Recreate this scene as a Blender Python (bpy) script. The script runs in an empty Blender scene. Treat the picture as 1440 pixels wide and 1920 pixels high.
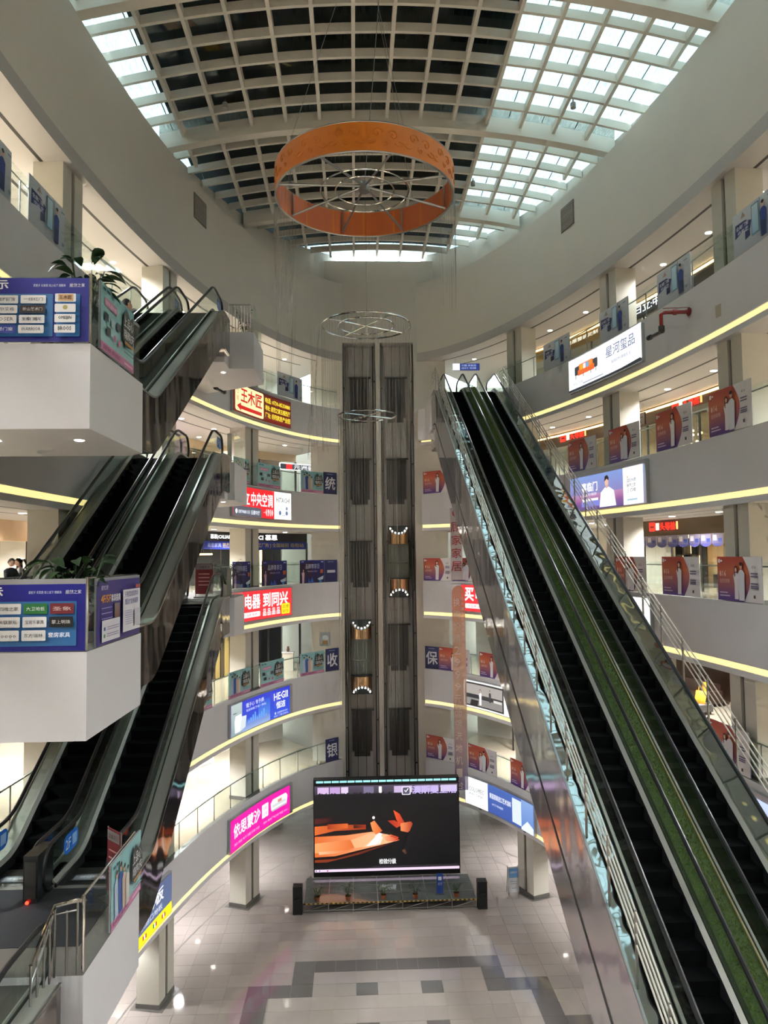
import bpy, bmesh, math, random
from mathutils import Vector, Matrix
random.seed(7)
SC = bpy.context.scene
C = SC.collection
# ------------------------------------------------------------------ camera, sky, exposure
cam_d = bpy.data.cameras.new('camera')
cam = bpy.data.objects.new('camera', cam_d); C.objects.link(cam)
cam_d.sensor_fit = 'VERTICAL'; cam_d.sensor_height = 24.0; cam_d.lens = 17.5      # portrait phone lens
cam_d.clip_start = 0.05; cam_d.clip_end = 400
EYE = Vector((-1.513, -16.081, 15.92))
_p, _r, _t = 0.0582, -0.0118, 0.04                                                # pitch up, roll, heading
def _w(v): return Vector((math.cos(_t)*v[0]+math.sin(_t)*v[1], -math.sin(_t)*v[0]+math.cos(_t)*v[1], v[2]))
_F = Vector((0, math.cos(_p), math.sin(_p))); _U = Vector((0, -math.sin(_p), math.cos(_p))); _R = Vector((1, 0, 0))
_R, _U = math.cos(_r)*_R+math.sin(_r)*_U, -math.sin(_r)*_R+math.cos(_r)*_U
_F, _U, _R = _w(_F), _w(_U), _w(_R)
cam.matrix_world = Matrix(((_R.x, _U.x, -_F.x, EYE.x), (_R.y, _U.y, -_F.y, EYE.y), (_R.z, _U.z, -_F.z, EYE.z), (0, 0, 0, 1)))
SC.camera = cam
world = bpy.data.worlds.new('overcast_sky'); SC.world = world; world.use_nodes = True
bg = world.node_tree.nodes['Background']; bg.inputs[0].default_value = (0.76, 0.93, 1.0, 1); bg.inputs[1].default_value = 3.7
SC.view_settings.view_transform = 'Standard'; SC.view_settings.look = 'None'
SC.view_settings.gamma = 1.0; SC.view_settings.exposure = 1.2; SC.view_settings.use_curve_mapping = False
SC.cycles.max_bounces = 5; SC.cycles.diffuse_bounces = 3; SC.cycles.glossy_bounces = 3
SC.cycles.use_adaptive_sampling = True; SC.cycles.adaptive_threshold = .14; SC.cycles.adaptive_min_samples = 10
SC.cycles.transmission_bounces = 2; SC.cycles.transparent_max_bounces = 10
SC.cycles.caustics_reflective = False; SC.cycles.caustics_refractive = False
SC.cycles.sample_clamp_indirect = 3.0
LAMP = 1.5        # overall strength of the downlights
# ------------------------------------------------------------------ materials
def lin(c):
    if isinstance(c, str):
        c = [int(c[i:i+2], 16)/255 for i in (0, 2, 4)]
    return tuple((x/12.92 if x <= .04045 else ((x+.055)/1.055)**2.4) for x in c[:3])
_m = {}
def mat(name, col, rough=.6, metal=0., emit=None, es=1., noise=0., nscale=6., bump=0., bscale=20., spec=.5, stretch=(1, 1, 1)):
    if name in _m: return _m[name]
    m = bpy.data.materials.new(name); m.use_nodes = True; nt = m.node_tree; b = nt.nodes['Principled BSDF']
    c = lin(col); b.inputs['Base Color'].default_value = (*c, 1)
    b.inputs['Roughness'].default_value = rough; b.inputs['Metallic'].default_value = metal
    b.inputs['Specular IOR Level'].default_value = spec
    if emit is not None:
        b.inputs['Emission Color'].default_value = (*lin(emit), 1); b.inputs['Emission Strength'].default_value = es
    if noise or bump:
        tc = nt.nodes.new('ShaderNodeTexCoord'); mp = nt.nodes.new('ShaderNodeMapping'); mp.inputs['Scale'].default_value = stretch
        nt.links.new(tc.outputs['Object'], mp.inputs[0])
    if noise:
        n = nt.nodes.new('ShaderNodeTexNoise'); n.inputs['Scale'].default_value = nscale; n.inputs['Detail'].default_value = 4
        nt.links.new(mp.outputs[0], n.inputs[0])
        mx = nt.nodes.new('ShaderNodeMix'); mx.data_type = 'RGBA'
        mx.inputs[6].default_value = (*[x*(1-noise) for x in c], 1); mx.inputs[7].default_value = (*[min(1, x*(1+noise)) for x in c], 1)
        nt.links.new(n.outputs[0], mx.inputs[0]); nt.links.new(mx.outputs[2], b.inputs['Base Color'])
    if bump:
        n2 = nt.nodes.new('ShaderNodeTexNoise'); n2.inputs['Scale'].default_value = bscale; n2.inputs['Detail'].default_value = 1
        nt.links.new(mp.outputs[0], n2.inputs[0])
        bp = nt.nodes.new('ShaderNodeBump'); bp.inputs['Strength'].default_value = 1; bp.inputs['Distance'].default_value = bump
        nt.links.new(n2.outputs[0], bp.inputs['Height']); nt.links.new(bp.outputs[0], b.inputs['Normal'])
    _m[name] = m; return m
def glassmat(name, tint, refl=.06, rough=.02, streak=0.):
    if name in _m: return _m[name]
    m = bpy.data.materials.new(name); m.use_nodes = True; nt = m.node_tree
    for n in list(nt.nodes):
        if n.type == 'BSDF_PRINCIPLED': nt.nodes.remove(n)
    out = [n for n in nt.nodes if n.type == 'OUTPUT_MATERIAL'][0]
    t = nt.nodes.new('ShaderNodeBsdfTransparent'); t.inputs[0].default_value = (*tint, 1)
    g = nt.nodes.new('ShaderNodeBsdfGlossy'); g.inputs['Roughness'].default_value = rough; g.inputs[0].default_value = (.95, 1, .97, 1)
    lw = nt.nodes.new('ShaderNodeLayerWeight'); lw.inputs[0].default_value = .5
    pw = nt.nodes.new('ShaderNodeMath'); pw.operation = 'POWER'; pw.inputs[1].default_value = 5; nt.links.new(lw.outputs['Facing'], pw.inputs[0])
    ma = nt.nodes.new('ShaderNodeMath'); ma.operation = 'MULTIPLY_ADD'; ma.inputs[1].default_value = .45; ma.inputs[2].default_value = refl*.5; nt.links.new(pw.outputs[0], ma.inputs[0])
    mx = nt.nodes.new('ShaderNodeMixShader'); nt.links.new(ma.outputs[0], mx.inputs[0])
    nt.links.new(t.outputs[0], mx.inputs[1]); nt.links.new(g.outputs[0], mx.inputs[2]); nt.links.new(mx.outputs[0], out.inputs[0])
    if streak:
        tc = nt.nodes.new('ShaderNodeTexCoord'); mp = nt.nodes.new('ShaderNodeMapping'); mp.inputs['Scale'].default_value = (9, .9, 1)
        n = nt.nodes.new('ShaderNodeTexNoise'); n.inputs['Scale'].default_value = 3; n.inputs['Detail'].default_value = 6
        cr = nt.nodes.new('ShaderNodeValToRGB'); cr.color_ramp.elements[0].position = .3; cr.color_ramp.elements[1].position = .75
        a = [x*(1-streak) for x in tint]; cr.color_ramp.elements[0].color = (*a, 1); cr.color_ramp.elements[1].color = (*tint, 1)
        nt.links.new(tc.outputs['Object'], mp.inputs[0]); nt.links.new(mp.outputs[0], n.inputs[0]); nt.links.new(n.outputs[0], cr.inputs[0]); nt.links.new(cr.outputs[0], t.inputs[0])
    _m[name] = m; return m
def printmat(name, emit):
    m = bpy.data.materials.new(name); m.use_nodes = True; nt = m.node_tree; b = nt.nodes['Principled BSDF']
    a = nt.nodes.new('ShaderNodeAttribute'); a.attribute_name = 'print_colour'
    b.inputs['Roughness'].default_value = .45
    if emit:
        b.inputs['Base Color'].default_value = (.02, .02, .02, 1)
        nt.links.new(a.outputs['Color'], b.inputs['Emission Color']); b.inputs['Emission Strength'].default_value = emit
    else: nt.links.new(a.outputs['Color'], b.inputs['Base Color'])
    return m
PRINT = printmat('printed_sheet', 0); LIT = printmat('backlit_print', .5); NEON = printmat('lit_letters', .8)
for _q in (LIT, NEON): _q.cycles.emission_sampling = 'NONE'
WHITE = mat('white_plaster', 'dddbdc', .55, noise=.03, nscale=1.2)
DRUM = mat('cream_plaster', 'd8d3c8', .7, noise=.04, nscale=.8)
CREAM = mat('cream_wall_tile', 'c9c4b6', .35, noise=.03, nscale=2)
CEIL = mat('ceiling_white', 'bab6b2', .6)
STRIP = mat('cove_light', 'ffeeb8', .5, emit='ffe89c', es=.46, noise=.0)
STEEL = mat('brushed_steel', 'a9a9a6', .28, 1.)
DARKSTEEL = mat('dark_steel', '5c5b58', .35, .9)
CHROME = mat('polished_steel', 'd8d6d2', .08, 1.)
MIRROR = mat('mirror_cladding', 'dcd8d9', .1, .8, bump=.03, bscale=.65, stretch=(1., 1.3, .6))
MIRROR3 = mat('dark_mirror_cladding', '7d7672', .07, .95, bump=.035, bscale=.8, stretch=(1., 1.3, .6))
MIRROR2 = mat('mirror_deck', 'b4b9b6', .04, 1., bump=.02, bscale=1.7)
SKIRT = mat('skirt_black', '1a1b1c', .5)
BLACK = mat('black_rubber', '141517', .35)
STEPM = mat('step_black', '060708', .9, noise=.3, nscale=30, spec=.08)
DECKM = mat('deck_grey', '9b9c94', .38, .35)
GLASS = glassmat('rail_glass', (.93, .968, .95))
KERB = mat('kerb_stone', '696560', .4)
DARK = mat('dark_void', '17161a', .6)
SLOT = mat('shutter_slot', '3a3734', .6)
GOLD = mat('champagne_band', 'c9a27a', .16, 1.)
LAMPM = mat('lamp_disc', 'ffffff', .5, emit='fff6e6', es=9); LAMPM.cycles.emission_sampling = 'NONE'
GREEN = mat('leaf_green', '2f4a24', .5, noise=.35, nscale=12)
PLANTG = mat('plant_dark_green', '1f3a1c', .45, noise=.3, nscale=14)
SOIL = mat('soil', '3a2c20', .9)
TERRA = mat('terracotta', '8a4a2c', .7)
GREYTILE = mat('grey_stone', '6e6862', .14, noise=.06, nscale=9)
SKIN = mat('skin', 'c59a80', .5); HAIR = mat('hair_black', '15110f', .4)
# ------------------------------------------------------------------ objects
def link(o, parent=None, loc=None):
    C.objects.link(o)
    if parent is not None: o.parent = parent
    if loc is not None: o.location = loc
    return o
def tag(o, label=None, cat=None, group=None, kind=None):
    if label: o['label'] = label
    if cat: o['category'] = cat
    if group: o['group'] = group
    if kind: o['kind'] = kind
    return o
def empty(name, loc=(0, 0, 0), label=None, cat=None, group=None, rz=0.):
    o = bpy.data.objects.new(name, None); o.empty_display_size = .2; link(o); o.location = loc; o.rotation_euler = (0, 0, rz)
    return tag(o, label, cat, group)
def obj(name, me, parent=None, loc=None): return link(bpy.data.objects.new(name, me), parent, loc)
def copy_tree(o, parent=None):
    c = o.copy(); C.objects.link(c); c.parent = parent
    for ch in o.children: copy_tree(ch, c)
    return c
class MB:
    def __init__(s): s.v = []; s.f = []; s.mi = []; s.m = []
    def _mi(s, m):
        if m not in s.m: s.m.append(m)
        return s.m.index(m)
    def add(s, vs, fs, m=None):
        n = len(s.v); s.v += [tuple(q) for q in vs]; k = s._mi(m)
        for f in fs: s.f.append(tuple(i+n for i in f)); s.mi.append(k)
        return s
    def box(s, x0, x1, y0, y1, z0, z1, m=None):
        return s.add([(x0, y0, z0), (x1, y0, z0), (x1, y1, z0), (x0, y1, z0), (x0, y0, z1), (x1, y0, z1), (x1, y1, z1), (x0, y1, z1)],
              [(3, 2, 1, 0), (4, 5, 6, 7), (0, 1, 5, 4), (1, 2, 6, 5), (2, 3, 7, 6), (3, 0, 4, 7)], m)
    def prism(s, poly, a, b, m=None):
        """poly of 3D points extruded from offset a to b (vectors)"""
        n = len(poly); a = Vector(a); b = Vector(b)
        vs = [Vector(q)+a for q in poly]+[Vector(q)+b for q in poly]
        fs = [tuple(range(n))[::-1], tuple(range(n, 2*n))]+[(i, (i+1) % n, n+(i+1) % n, n+i) for i in range(n)]
        return s.add(vs, fs, m)
    def tube(s, pts, r, n=8, m=None, closed=False, rs=None):
        pts = [Vector(q) for q in pts]; N = len(pts); vs = []; fs = []
        up = None
        for i in range(N):
            if closed: d = pts[(i+1) % N]-pts[i-1]
            else: d = pts[min(i+1, N-1)]-pts[max(i-1, 0)]
            if d.length < 1e-9: d = Vector((0, 0, 1))
            d.normalize()
            if up is None: up = Vector((0, 0, 1)) if abs(d.z) < .9 else Vector((1, 0, 0))
            a = d.cross(up)
            if a.length < 1e-4: a = d.cross(Vector((1, 0, 0)))
            a.normalize(); b = a.cross(d).normalized(); up = b
            rr = rs[i] if rs else r
            for k in range(n):
                t = 2*math.pi*k/n; vs.append(pts[i]+a*(rr*math.cos(t))+b*(rr*math.sin(t)))
        M = N if closed else N-1
        for i in range(M):
            j = (i+1) % N
            for k in range(n): fs.append((i*n+k, i*n+(k+1) % n, j*n+(k+1) % n, j*n+k))
        if not closed: fs += [tuple(range(n))[::-1], tuple((N-1)*n+k for k in range(n))]
        return s.add(vs, fs, m)
    def lathe(s, prof, n=16, m=None, c=(0, 0, 0), a0=0., a1=2*math.pi):
        """prof: (r, z) list"""
        full = abs(a1-a0-2*math.pi) < 1e-6; K = n if full else n+1; vs = []; fs = []; P = len(prof)
        for i in range(K):
            t = a0+(a1-a0)*i/n
            for r, z in prof: vs.append((c[0]+r*math.cos(t), c[1]+r*math.sin(t), c[2]+z))
        for i in range(n):
            j = (i+1) % K
            for k in range(P-1): fs.append((i*P+k, j*P+k, j*P+k+1, i*P+k+1))
        return s.add(vs, fs, m)
    def mesh(s, name='mesh', smooth=False):
        me = bpy.data.meshes.new(name); me.from_pydata(s.v, [], s.f)
        for m in s.m: me.materials.append(m)
        if len(s.m) > 1: me.polygons.foreach_set('material_index', s.mi)
        bm = bmesh.new(); bm.from_mesh(me); bmesh.ops.recalc_face_normals(bm, faces=bm.faces); bm.to_mesh(me); bm.free()
        if smooth:
            me.polygons.foreach_set('use_smooth', [True]*len(me.polygons))
            try: me.set_sharp_from_angle(angle=math.radians(40))
            except Exception: pass
        me.update(); return me
    def build(s, name, parent=None, loc=None, smooth=False): return obj(name, s.mesh(name, smooth), parent, loc)
# ------------------------------------------------------------------ the oval of the atrium
A, B = 9.33, 26.08
NT = 4000
_tab = []
def _init():
    s = 0.; px = py = None
    for i in range(NT+1):
        t = math.pi*i/NT; x, y = A*math.sin(t), B*math.cos(t)
        if px is not None: s += math.hypot(x-px, y-py)
        _tab.append(s); px, py = x, y
_init(); HALF = _tab[-1]; PER = 2*HALF
def phi(s):
    """angle at arc length s, measured from the lift end, right side positive"""
    s = (s+HALF) % PER-HALF if not -HALF <= s <= HALF else s
    q = abs(s); lo, hi = 0, NT
    while hi-lo > 1:
        m = (lo+hi)//2
        if _tab[m] <= q: lo = m
        else: hi = m
    fr = (q-_tab[lo])/max(1e-9, _tab[hi]-_tab[lo]); t = math.pi*(lo+fr)/NT
    return t if s >= 0 else -t
def RP(s, off=0., z=0.):
    t = phi(s); x, y = A*math.sin(t), B*math.cos(t); nx, ny = x/A/A, y/B/B; l = math.hypot(nx, ny)
    return Vector((x+nx/l*off, y+ny/l*off, z))
def RN(s):
    t = phi(s); nx, ny = math.sin(t)/A, math.cos(t)/B; l = math.hypot(nx, ny); return Vector((nx/l, ny/l, 0))
def sweep(mb, prof, s0, s1, n, m=None, caps=True, open_=False):
    P = len(prof); vs = []; fs = []
    for i in range(n+1):
        s = s0+(s1-s0)*i/n
        for o, z in prof: vs.append(RP(s, o, z))
    K = P-1 if open_ else P
    for i in range(n):
        for k in range(K): fs.append((i*P+k, (i+1)*P+k, (i+1)*P+(k+1) % P, i*P+(k+1) % P))
    if caps and not open_: fs += [tuple(range(P)), tuple(n*P+k for k in range(P))[::-1]]
    return mb.add(vs, fs, m)
def bbox(mb, s0, s1, o0, o1, z0, z1, m=None, n=None):
    n = n or max(1, int(abs(s1-s0)/.7)); return sweep(mb, [(o0, z0), (o1, z0), (o1, z1), (o0, z1)], s0, s1, n, m)
def ringmap(sc, off, z):
    return lambda u, v, w: RP(sc+u, off-w, z+v)
def planemap(o, u, v):
    o = Vector(o); u = Vector(u).normalized(); v = Vector(v).normalized(); n = u.cross(v)
    return lambda a, b, w: o+u*a+v*b+n*w
FZ = lambda n: 4.8*(n-1)
ORD = {1: 'ground', 2: 'second', 3: 'third', 4: 'fourth', 5: 'fifth', 6: 'sixth'}
# ------------------------------------------------------------------ flat print (posters, signs, screens)
_tc = {}
def textshape(t):
    k = t
    if k in _tc: return _tc[k]
    cu = bpy.data.curves.new('t', 'FONT'); cu.body = t; cu.size = 1; cu.resolution_u = 1
    o = bpy.data.objects.new('t', cu); C.objects.link(o)
    dg = bpy.context.evaluated_depsgraph_get(); me = bpy.data.meshes.new_from_object(o.evaluated_get(dg))
    vs = [(v.co.x, v.co.y) for v in me.vertices]; fs = [tuple(p.vertices) for p in me.polygons]
    bpy.data.objects.remove(o); bpy.data.curves.remove(cu); bpy.data.meshes.remove(me)
    if vs:
        x0 = min(v[0] for v in vs); x1 = max(v[0] for v in vs); y0 = min(v[1] for v in vs); y1 = max(v[1] for v in vs)
    else: x0 = y0 = 0; x1 = y1 = 1
    _tc[k] = (vs, fs, x0, y0, max(1e-6, x1-x0), max(1e-6, y1-y0)); return _tc[k]
class Print:
    def __init__(s): s.v = []; s.f = []; s.c = []; s.L = 0
    def poly(s, pts, col, cols=None):
        s.L += 1; n = len(s.v); w = s.L*.003
        s.v += [(p[0], p[1], w) for p in pts]; s.f.append(tuple(range(n, n+len(pts))))
        s.c += [lin(c) for c in cols] if cols else [lin(col)]*len(pts); return s
    def rect(s, u0, v0, u1, v1, col, top=None, n=1):
        s.L += 1; w = s.L*.003
        for i in range(n):
            a, b = u0+(u1-u0)*i/n, u0+(u1-u0)*(i+1)/n; k = len(s.v)
            s.v += [(a, v0, w), (b, v0, w), (b, v1, w), (a, v1, w)]; s.f.append((k, k+1, k+2, k+3))
            c0 = lin(col); c1 = lin(top) if top else c0; s.c += [c0, c0, c1, c1]
        return s
    def disc(s, u, v, r, col, r2=None, n=14):
        return s.poly([(u+r*math.cos(2*math.pi*i/n), v+(r2 or r)*math.sin(2*math.pi*i/n)) for i in range(n)], col)
    def rrect(s, u0, v0, u1, v1, r, col):
        p = []
        for cx, cy, a in ((u1-r, v0+r, -90), (u1-r, v1-r, 0), (u0+r, v1-r, 90), (u0+r, v0+r, 180)):
            for k in range(4): t = math.radians(a+30*k); p.append((cx+r*math.cos(t), cy+r*math.sin(t)))
        return s.poly(p, col)
    def text(s, t, u, v, h, col, w=None, al='l', bold=0.012):
        """baseline box: lower corner (u, v), height h, optional width w"""
        vs, fs, x0, y0, W, H = textshape(t); sy = h/H; sx = (w/W) if w else sy
        ww = W*sx; u -= {'l': 0, 'c': ww/2, 'r': ww}[al]; s.L += 1; z = s.L*.003; d = bold*.7
        for k, (du, dv) in enumerate(((-d, -d), (d, d), (-d, d), (d, -d)) if bold > .015 else ((0, 0),)):
            n = len(s.v); s.v += [(u+(x-x0+du)*sx, v+(y-y0+dv)*sy, z+k*.0002) for x, y in vs]; s.f += [tuple(i+n for i in f) for f in fs]; s.c += [lin(col)]*len(vs)
        return s
    def shift(s, du, dv, k=1.):
        s.v = [(x*k+du, y*k+dv, w) for x, y, w in s.v]; return s
    def slice(s, d=.25):
        """cut wide shapes into narrow strips so that they follow a curved wall"""
        V, Fc, Cc = [], [], []
        for f in s.f:
            P = [(s.v[i], s.c[i]) for i in f]; u0 = min(q[0][0] for q in P); u1 = max(q[0][0] for q in P)
            k0, k1 = math.floor(u0/d+1e-6), math.ceil(u1/d-1e-6)
            for k in range(k0, max(k1, k0+1)):
                Q = P
                for lim, sg in ((k*d, 1), ((k+1)*d, -1)):
                    if (sg > 0 and u0 >= lim-1e-9) or (sg < 0 and u1 <= lim+1e-9): continue
                    N = []
                    for a, b in zip(Q, Q[1:]+Q[:1]):
                        ia, ib = (a[0][0]-lim)*sg >= 0, (b[0][0]-lim)*sg >= 0
                        if ia: N.append(a)
                        if ia != ib:
                            t = (lim-a[0][0])/(b[0][0]-a[0][0]); N.append((tuple(x+(y-x)*t for x, y in zip(a[0], b[0])), tuple(x+(y-x)*t for x, y in zip(a[1], b[1]))))
                    Q = N
                    if not Q: break
                if len(Q) > 2:
                    n = len(V); V += [q[0] for q in Q]; Cc += [q[1] for q in Q]; Fc.append(tuple(range(n, n+len(Q))))
        s.v, s.f, s.c = V, Fc, Cc; return s
    def build(s, name, fn, material, parent=None, lift=.004):
        me = bpy.data.meshes.new(name); me.from_pydata([fn(x, y, w+lift) for x, y, w in s.v], [], s.f)
        at = me.color_attributes.new('print_colour', 'FLOAT_COLOR', 'POINT')
        at.data.foreach_set('color', [q for c in s.c for q in (*c, 1)])
        me.materials.append(material); return obj(name, me, parent)
# ================================================================== THE BUILDING
# ---- ground floor: polished stone tiles, a stepped grey border in the middle
FLOORBASE = mat('floor_bed', '8f867a', .5)
TILE = [mat('polished_tile_%d' % i, c, .075, noise=.05, nscale=1.3, spec=.4) for i, c in enumerate(('9f9590', '9c928d', 'a29892'))]
DTILE = mat('grey_border_tile', '6b6664', .075, noise=.05, nscale=2, spec=.4)
floor = MB().box(-30, 30, -45, 45, -.3, -.012, FLOORBASE).build('floor')
tag(floor, 'polished beige stone floor with a stepped grey border at ground level', 'floor', kind='structure')
T = .8
def dark(x, y):
    ax = abs(x)
    def ins(d): return (ax < 4-d and y < 14.4-d) or (ax < 5.6-d and y < 12.8-d) or (ax < 7.2-d and y < 10.4-d)
    if ins(0) and not ins(.8): return True
    return any(abs(ax-1.2) < .41 and abs(y-q) < .41 for q in (12.4, 10.0, 7.6)) 
tiles = []
for i in range(-18, 18):
    for j in range(-8, 45):
        x, y = (i+.5)*T, (j+.5)*T
        if (x/15.5)**2+(y/33)**2 > 1: continue
        tiles.append((x, y))
def tile_key(q):
    x, y = q; d = Vector((x, y, 0))-EYE
    vis = 9.4 < y < 25 and abs(x) < 7.5 and not (x > 1.8+(y-9)*.0 and y < 14 and x > 5.4)
    return (0 if vis else 1, d.length)
tiles.sort(key=tile_key)
tm = {}
for k, m in enumerate(TILE+[DTILE]):
    tm[k] = MB().box(-T/2+.004, T/2-.004, -T/2+.004, T/2-.004, -.012, 0, m).mesh('tile')
rest = MB()
for n, (x, y) in enumerate(tiles):
    k = 3 if dark(x, y) else random.randrange(3)
    if n < 300: obj('tile', tm[k], floor, (x, y, 0))
    else: rest.box(x-T/2+.004, x+T/2-.004, y-T/2+.004, y+T/2-.004, -.012, 0, (TILE+[DTILE])[k])
tag(rest.build('tile_field', floor), kind='stuff')
# two dark expansion strips that run round the ground floor under the gallery edge
for o_ in (1.3, 2.5):
    mb = MB(); sweep(mb, [(o_, .002), (o_+.07, .002)], -34, -3, 60, KERB, open_=True); sweep(mb, [(o_, .002), (o_+.07, .002)], 3, 34, 60, KERB, open_=True)
    mb.build('floor_strip', floor)
# ---- galleries
G0, G1 = 2.42, PER-2.42
GF = mat('gallery_floor_stone', 'a29784', .12, noise=.04, nscale=1.1)
for n in range(2, 7):
    z = FZ(n); mb = MB()
    sweep(mb, [(.22, z), (9, z), (9, z-1.95), (0, z-1.95), (0, z-1.78), (.07, z-1.78), (.07, z-1.60), (0, z-1.60), (0, z+.1), (.22, z+.1)], G0, G1, 220, WHITE)
    me = mb.mesh('gallery_floor'); me.materials.append(GF); me.materials.append(CEIL); me.materials.append(KERB)
    for p in me.polygons:
        c = p.center
        if abs(p.normal.z) > .9:
            if c.z > z+.05: p.material_index = 3
            elif c.z > z-.1: p.material_index = 1
            elif c.z < z-1.9: p.material_index = 2
    g = obj('gallery_floor', me)
    tag(g, 'white curved %s-floor gallery slab with fascia round the oval atrium' % ORD[n], 'gallery', kind='structure')
    mb = MB(); sweep(mb, [(.03, z-1.775), (.066, z-1.775), (.066, z-1.605), (.03, z-1.605)], G0+.02, G1-.02, 220, STRIP); mb.build('cove_light_strip', g)
    for o_ in (.95, 2.1):                                   # dark shutter slots in the soffit
        mb = MB(); sweep(mb, [(o_, z-1.953), (o_+.11, z-1.953)], 3.4, PER-3.4, 200, SLOT, open_=True); mb.build('shutter_slot', g)
# roof slab over the top gallery + drum wall
mb = MB(); sweep(mb, [(0, 26.85), (9, 26.85), (9, 27.3), (0, 27.3)], 2.25, PER-2.25, 240, CEIL)
roof = mb.build('ceiling'); tag(roof, 'flat white ceiling over the sixth-floor gallery', 'ceiling', kind='structure')
for o_ in (.75, 2.1):
    mb = MB(); sweep(mb, [(o_, 26.847), (o_+.11, 26.847)], 3.4, PER-3.4, 200, SLOT, open_=True); mb.build('shutter_slot', roof)
mb = MB(); sweep(mb, [(0, 27.3), (.3, 27.3), (.3, 31.3), (0, 31.3)], 2.25, PER-2.25, 240, DRUM)
drum = mb.build('wall_drum', smooth=True); tag(drum, 'tall smooth cream drum wall below the skylight', 'wall', kind='structure')
mb = MB(); sweep(mb, [(.3, 31.3), (.75, 31.3), (.75, 33.9), (.6, 33.9), (.6, 31.32), (.3, 31.32)], 2.25, PER-2.25, 240, DRUM)
mb.v = [(x, y, z if z < 33 else 32.57-.0135*x*x+.62) for x, y, z in mb.v]; mb.build('upstand', drum)
# back walls of the galleries
for n in range(1, 7):
    z = FZ(n); top = z+2.85
    mb = MB(); sweep(mb, [(6.6, z), (6.8, z), (6.8, top), (6.6, top)], G0, G1, 160, CREAM)
    w = mb.build('wall_back'); tag(w, 'cream wall along the back of the %s-floor gallery' % ORD[n], 'wall', kind='structure')
# columns with the steel shutter track in the middle
def column(s, n, side):
    z = FZ(n); h = 2.85; c = RP(s, .62, z); nv = RN(s); a = math.atan2(nv.y, nv.x)-math.pi/2
    o = empty('column', c, 'white clad %s column from the lifts %s of the %s floor' % ({9.5: 'first', 17.2: 'second', 24.6: 'third'}[abs(s)], side, ORD[n]), 'column', rz=a); o['kind'] = 'structure'
    w = .62
    mb = MB().box(-w, -.09, -.42, .42, 0, h, CREAM); mb.box(.09, w, -.42, .42, 0, h, CREAM); mb.box(-.09, .09, -.3, .42, 0, h, CREAM); mb.build('cladding', o)
    mb = MB().box(-.085, -.03, -.36, -.30, 0, h, CHROME).box(.03, .085, -.36, -.30, 0, h, CHROME).box(-.03, .03, -.31, -.3, 0, h, DARK); mb.build('shutter_track', o)
    mb = MB().box(-w-.02, w+.02, -.44, .44, 0, .16, KERB); mb.build('plinth', o)
    if n == 1: MB().box(-w-.16, w+.16, -.62, .6, 0, .006, KERB).build('stone_border', o)
for n in range(1, 7):
    for s in (9.5, 17.2, 24.6):
        column(-s, n, 'on the left side'); column(s, n, 'on the right side')
# ---- lift wall at the far end and the glass lift shaft
LY, LC = 25.42, -.10
lw = MB()
for x0, x1 in ((-3.9, LC-2.0), (LC+2.0, 3.7)): lw.box(x0, x1, LY, LY+.3, 0, 32.62, DRUM)
lw.box(LC-2.0, LC+2.0, LY, LY+.3, 27.92, 32.62, DRUM)
lw.box(-7, 7, 32.1, 32.3, 0, 26.85, CREAM)
wf = lw.build('wall_far'); tag(wf, 'narrow cream wall around the tall double lift opening', 'wall', kind='structure')
SHW = mat('shaft_panel', 'eeeae4', .6, noise=.05, nscale=2); SHD = mat('shaft_dark', 'd0ccc8', .6)
sh = MB().box(LC-2.3, LC+2.3, LY+2.0, LY+2.2, 0, 28.2, SHD).box(LC-2.2, LC-2.0, LY+.3, LY+2.0, 0, 28.2, SHD).box(LC+2.0, LC+2.2, LY+.3, LY+2.0, 0, 28.2, SHD).box(LC-2.2, LC+2.2, LY+.3, LY+2.2, 28.2, 28.4, SHD)
shaft = sh.build('wall_shaft'); tag(shaft, 'grey inner walls of the double lift shaft', 'wall', kind='structure')
MB().box(LC-.14, LC+.12, LY-.02, LY+.35, 0, 27.92, DRUM).build('mullion', shaft)
DOORM = mat('lift_door', '6d6a68', .4, .2)
for sx in (-1.07, 1.07):
    cx = LC+sx
    for n in range(1, 7):
        z = FZ(n)
        MB().box(cx-.62, cx+.62, LY+1.92, LY+2.0, z+2.35, z+4.75 if n < 6 else 28.2, SHW).build('shaft_panel', shaft)
        d = MB().box(cx-.56, cx-.01, LY+1.9, LY+2.0, z, z+2.3, DOORM).box(cx+.01, cx+.56, LY+1.9, LY+2.0, z, z+2.3, DOORM).build('landing_door', shaft)
        MB().box(cx-.45, cx+.45, LY+1.86, LY+2.0, z-.3, z, DOORM).build('door_apron', shaft)
        MB().box(cx-.62, cx+.7, LY+1.7, LY+1.9, z+2.3, z+2.38, DARKSTEEL).build('door_header', shaft)
    for rx, ry in ((-.78, 1.0), (-.92, .35), (.80, 1.0), (.92, .3)):
        MB().box(cx+rx-.035, cx+rx+.035, LY+ry, LY+ry+.09, 0, 28, DARKSTEEL).build('guide_rail', shaft)
    for z in [1.5+2.4*i for i in range(11)]:
        mb = MB().box(cx-1.0, cx-.76, LY+.9, LY+.98, z, z+.06, DARKSTEEL).box(cx+.78, cx+1.0, LY+.9, LY+.98, z+.4, z+.46, DARKSTEEL); mb.build('rail_bracket', shaft)
    for q in (-.25, .22): MB().tube([(cx+q, LY+.9, 0), (cx+q, LY+.9, 28)], .014, 6, BLACK).build('lift_rope', shaft)
GLIFT = glassmat('lift_glass', (.75, .82, .80))
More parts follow.
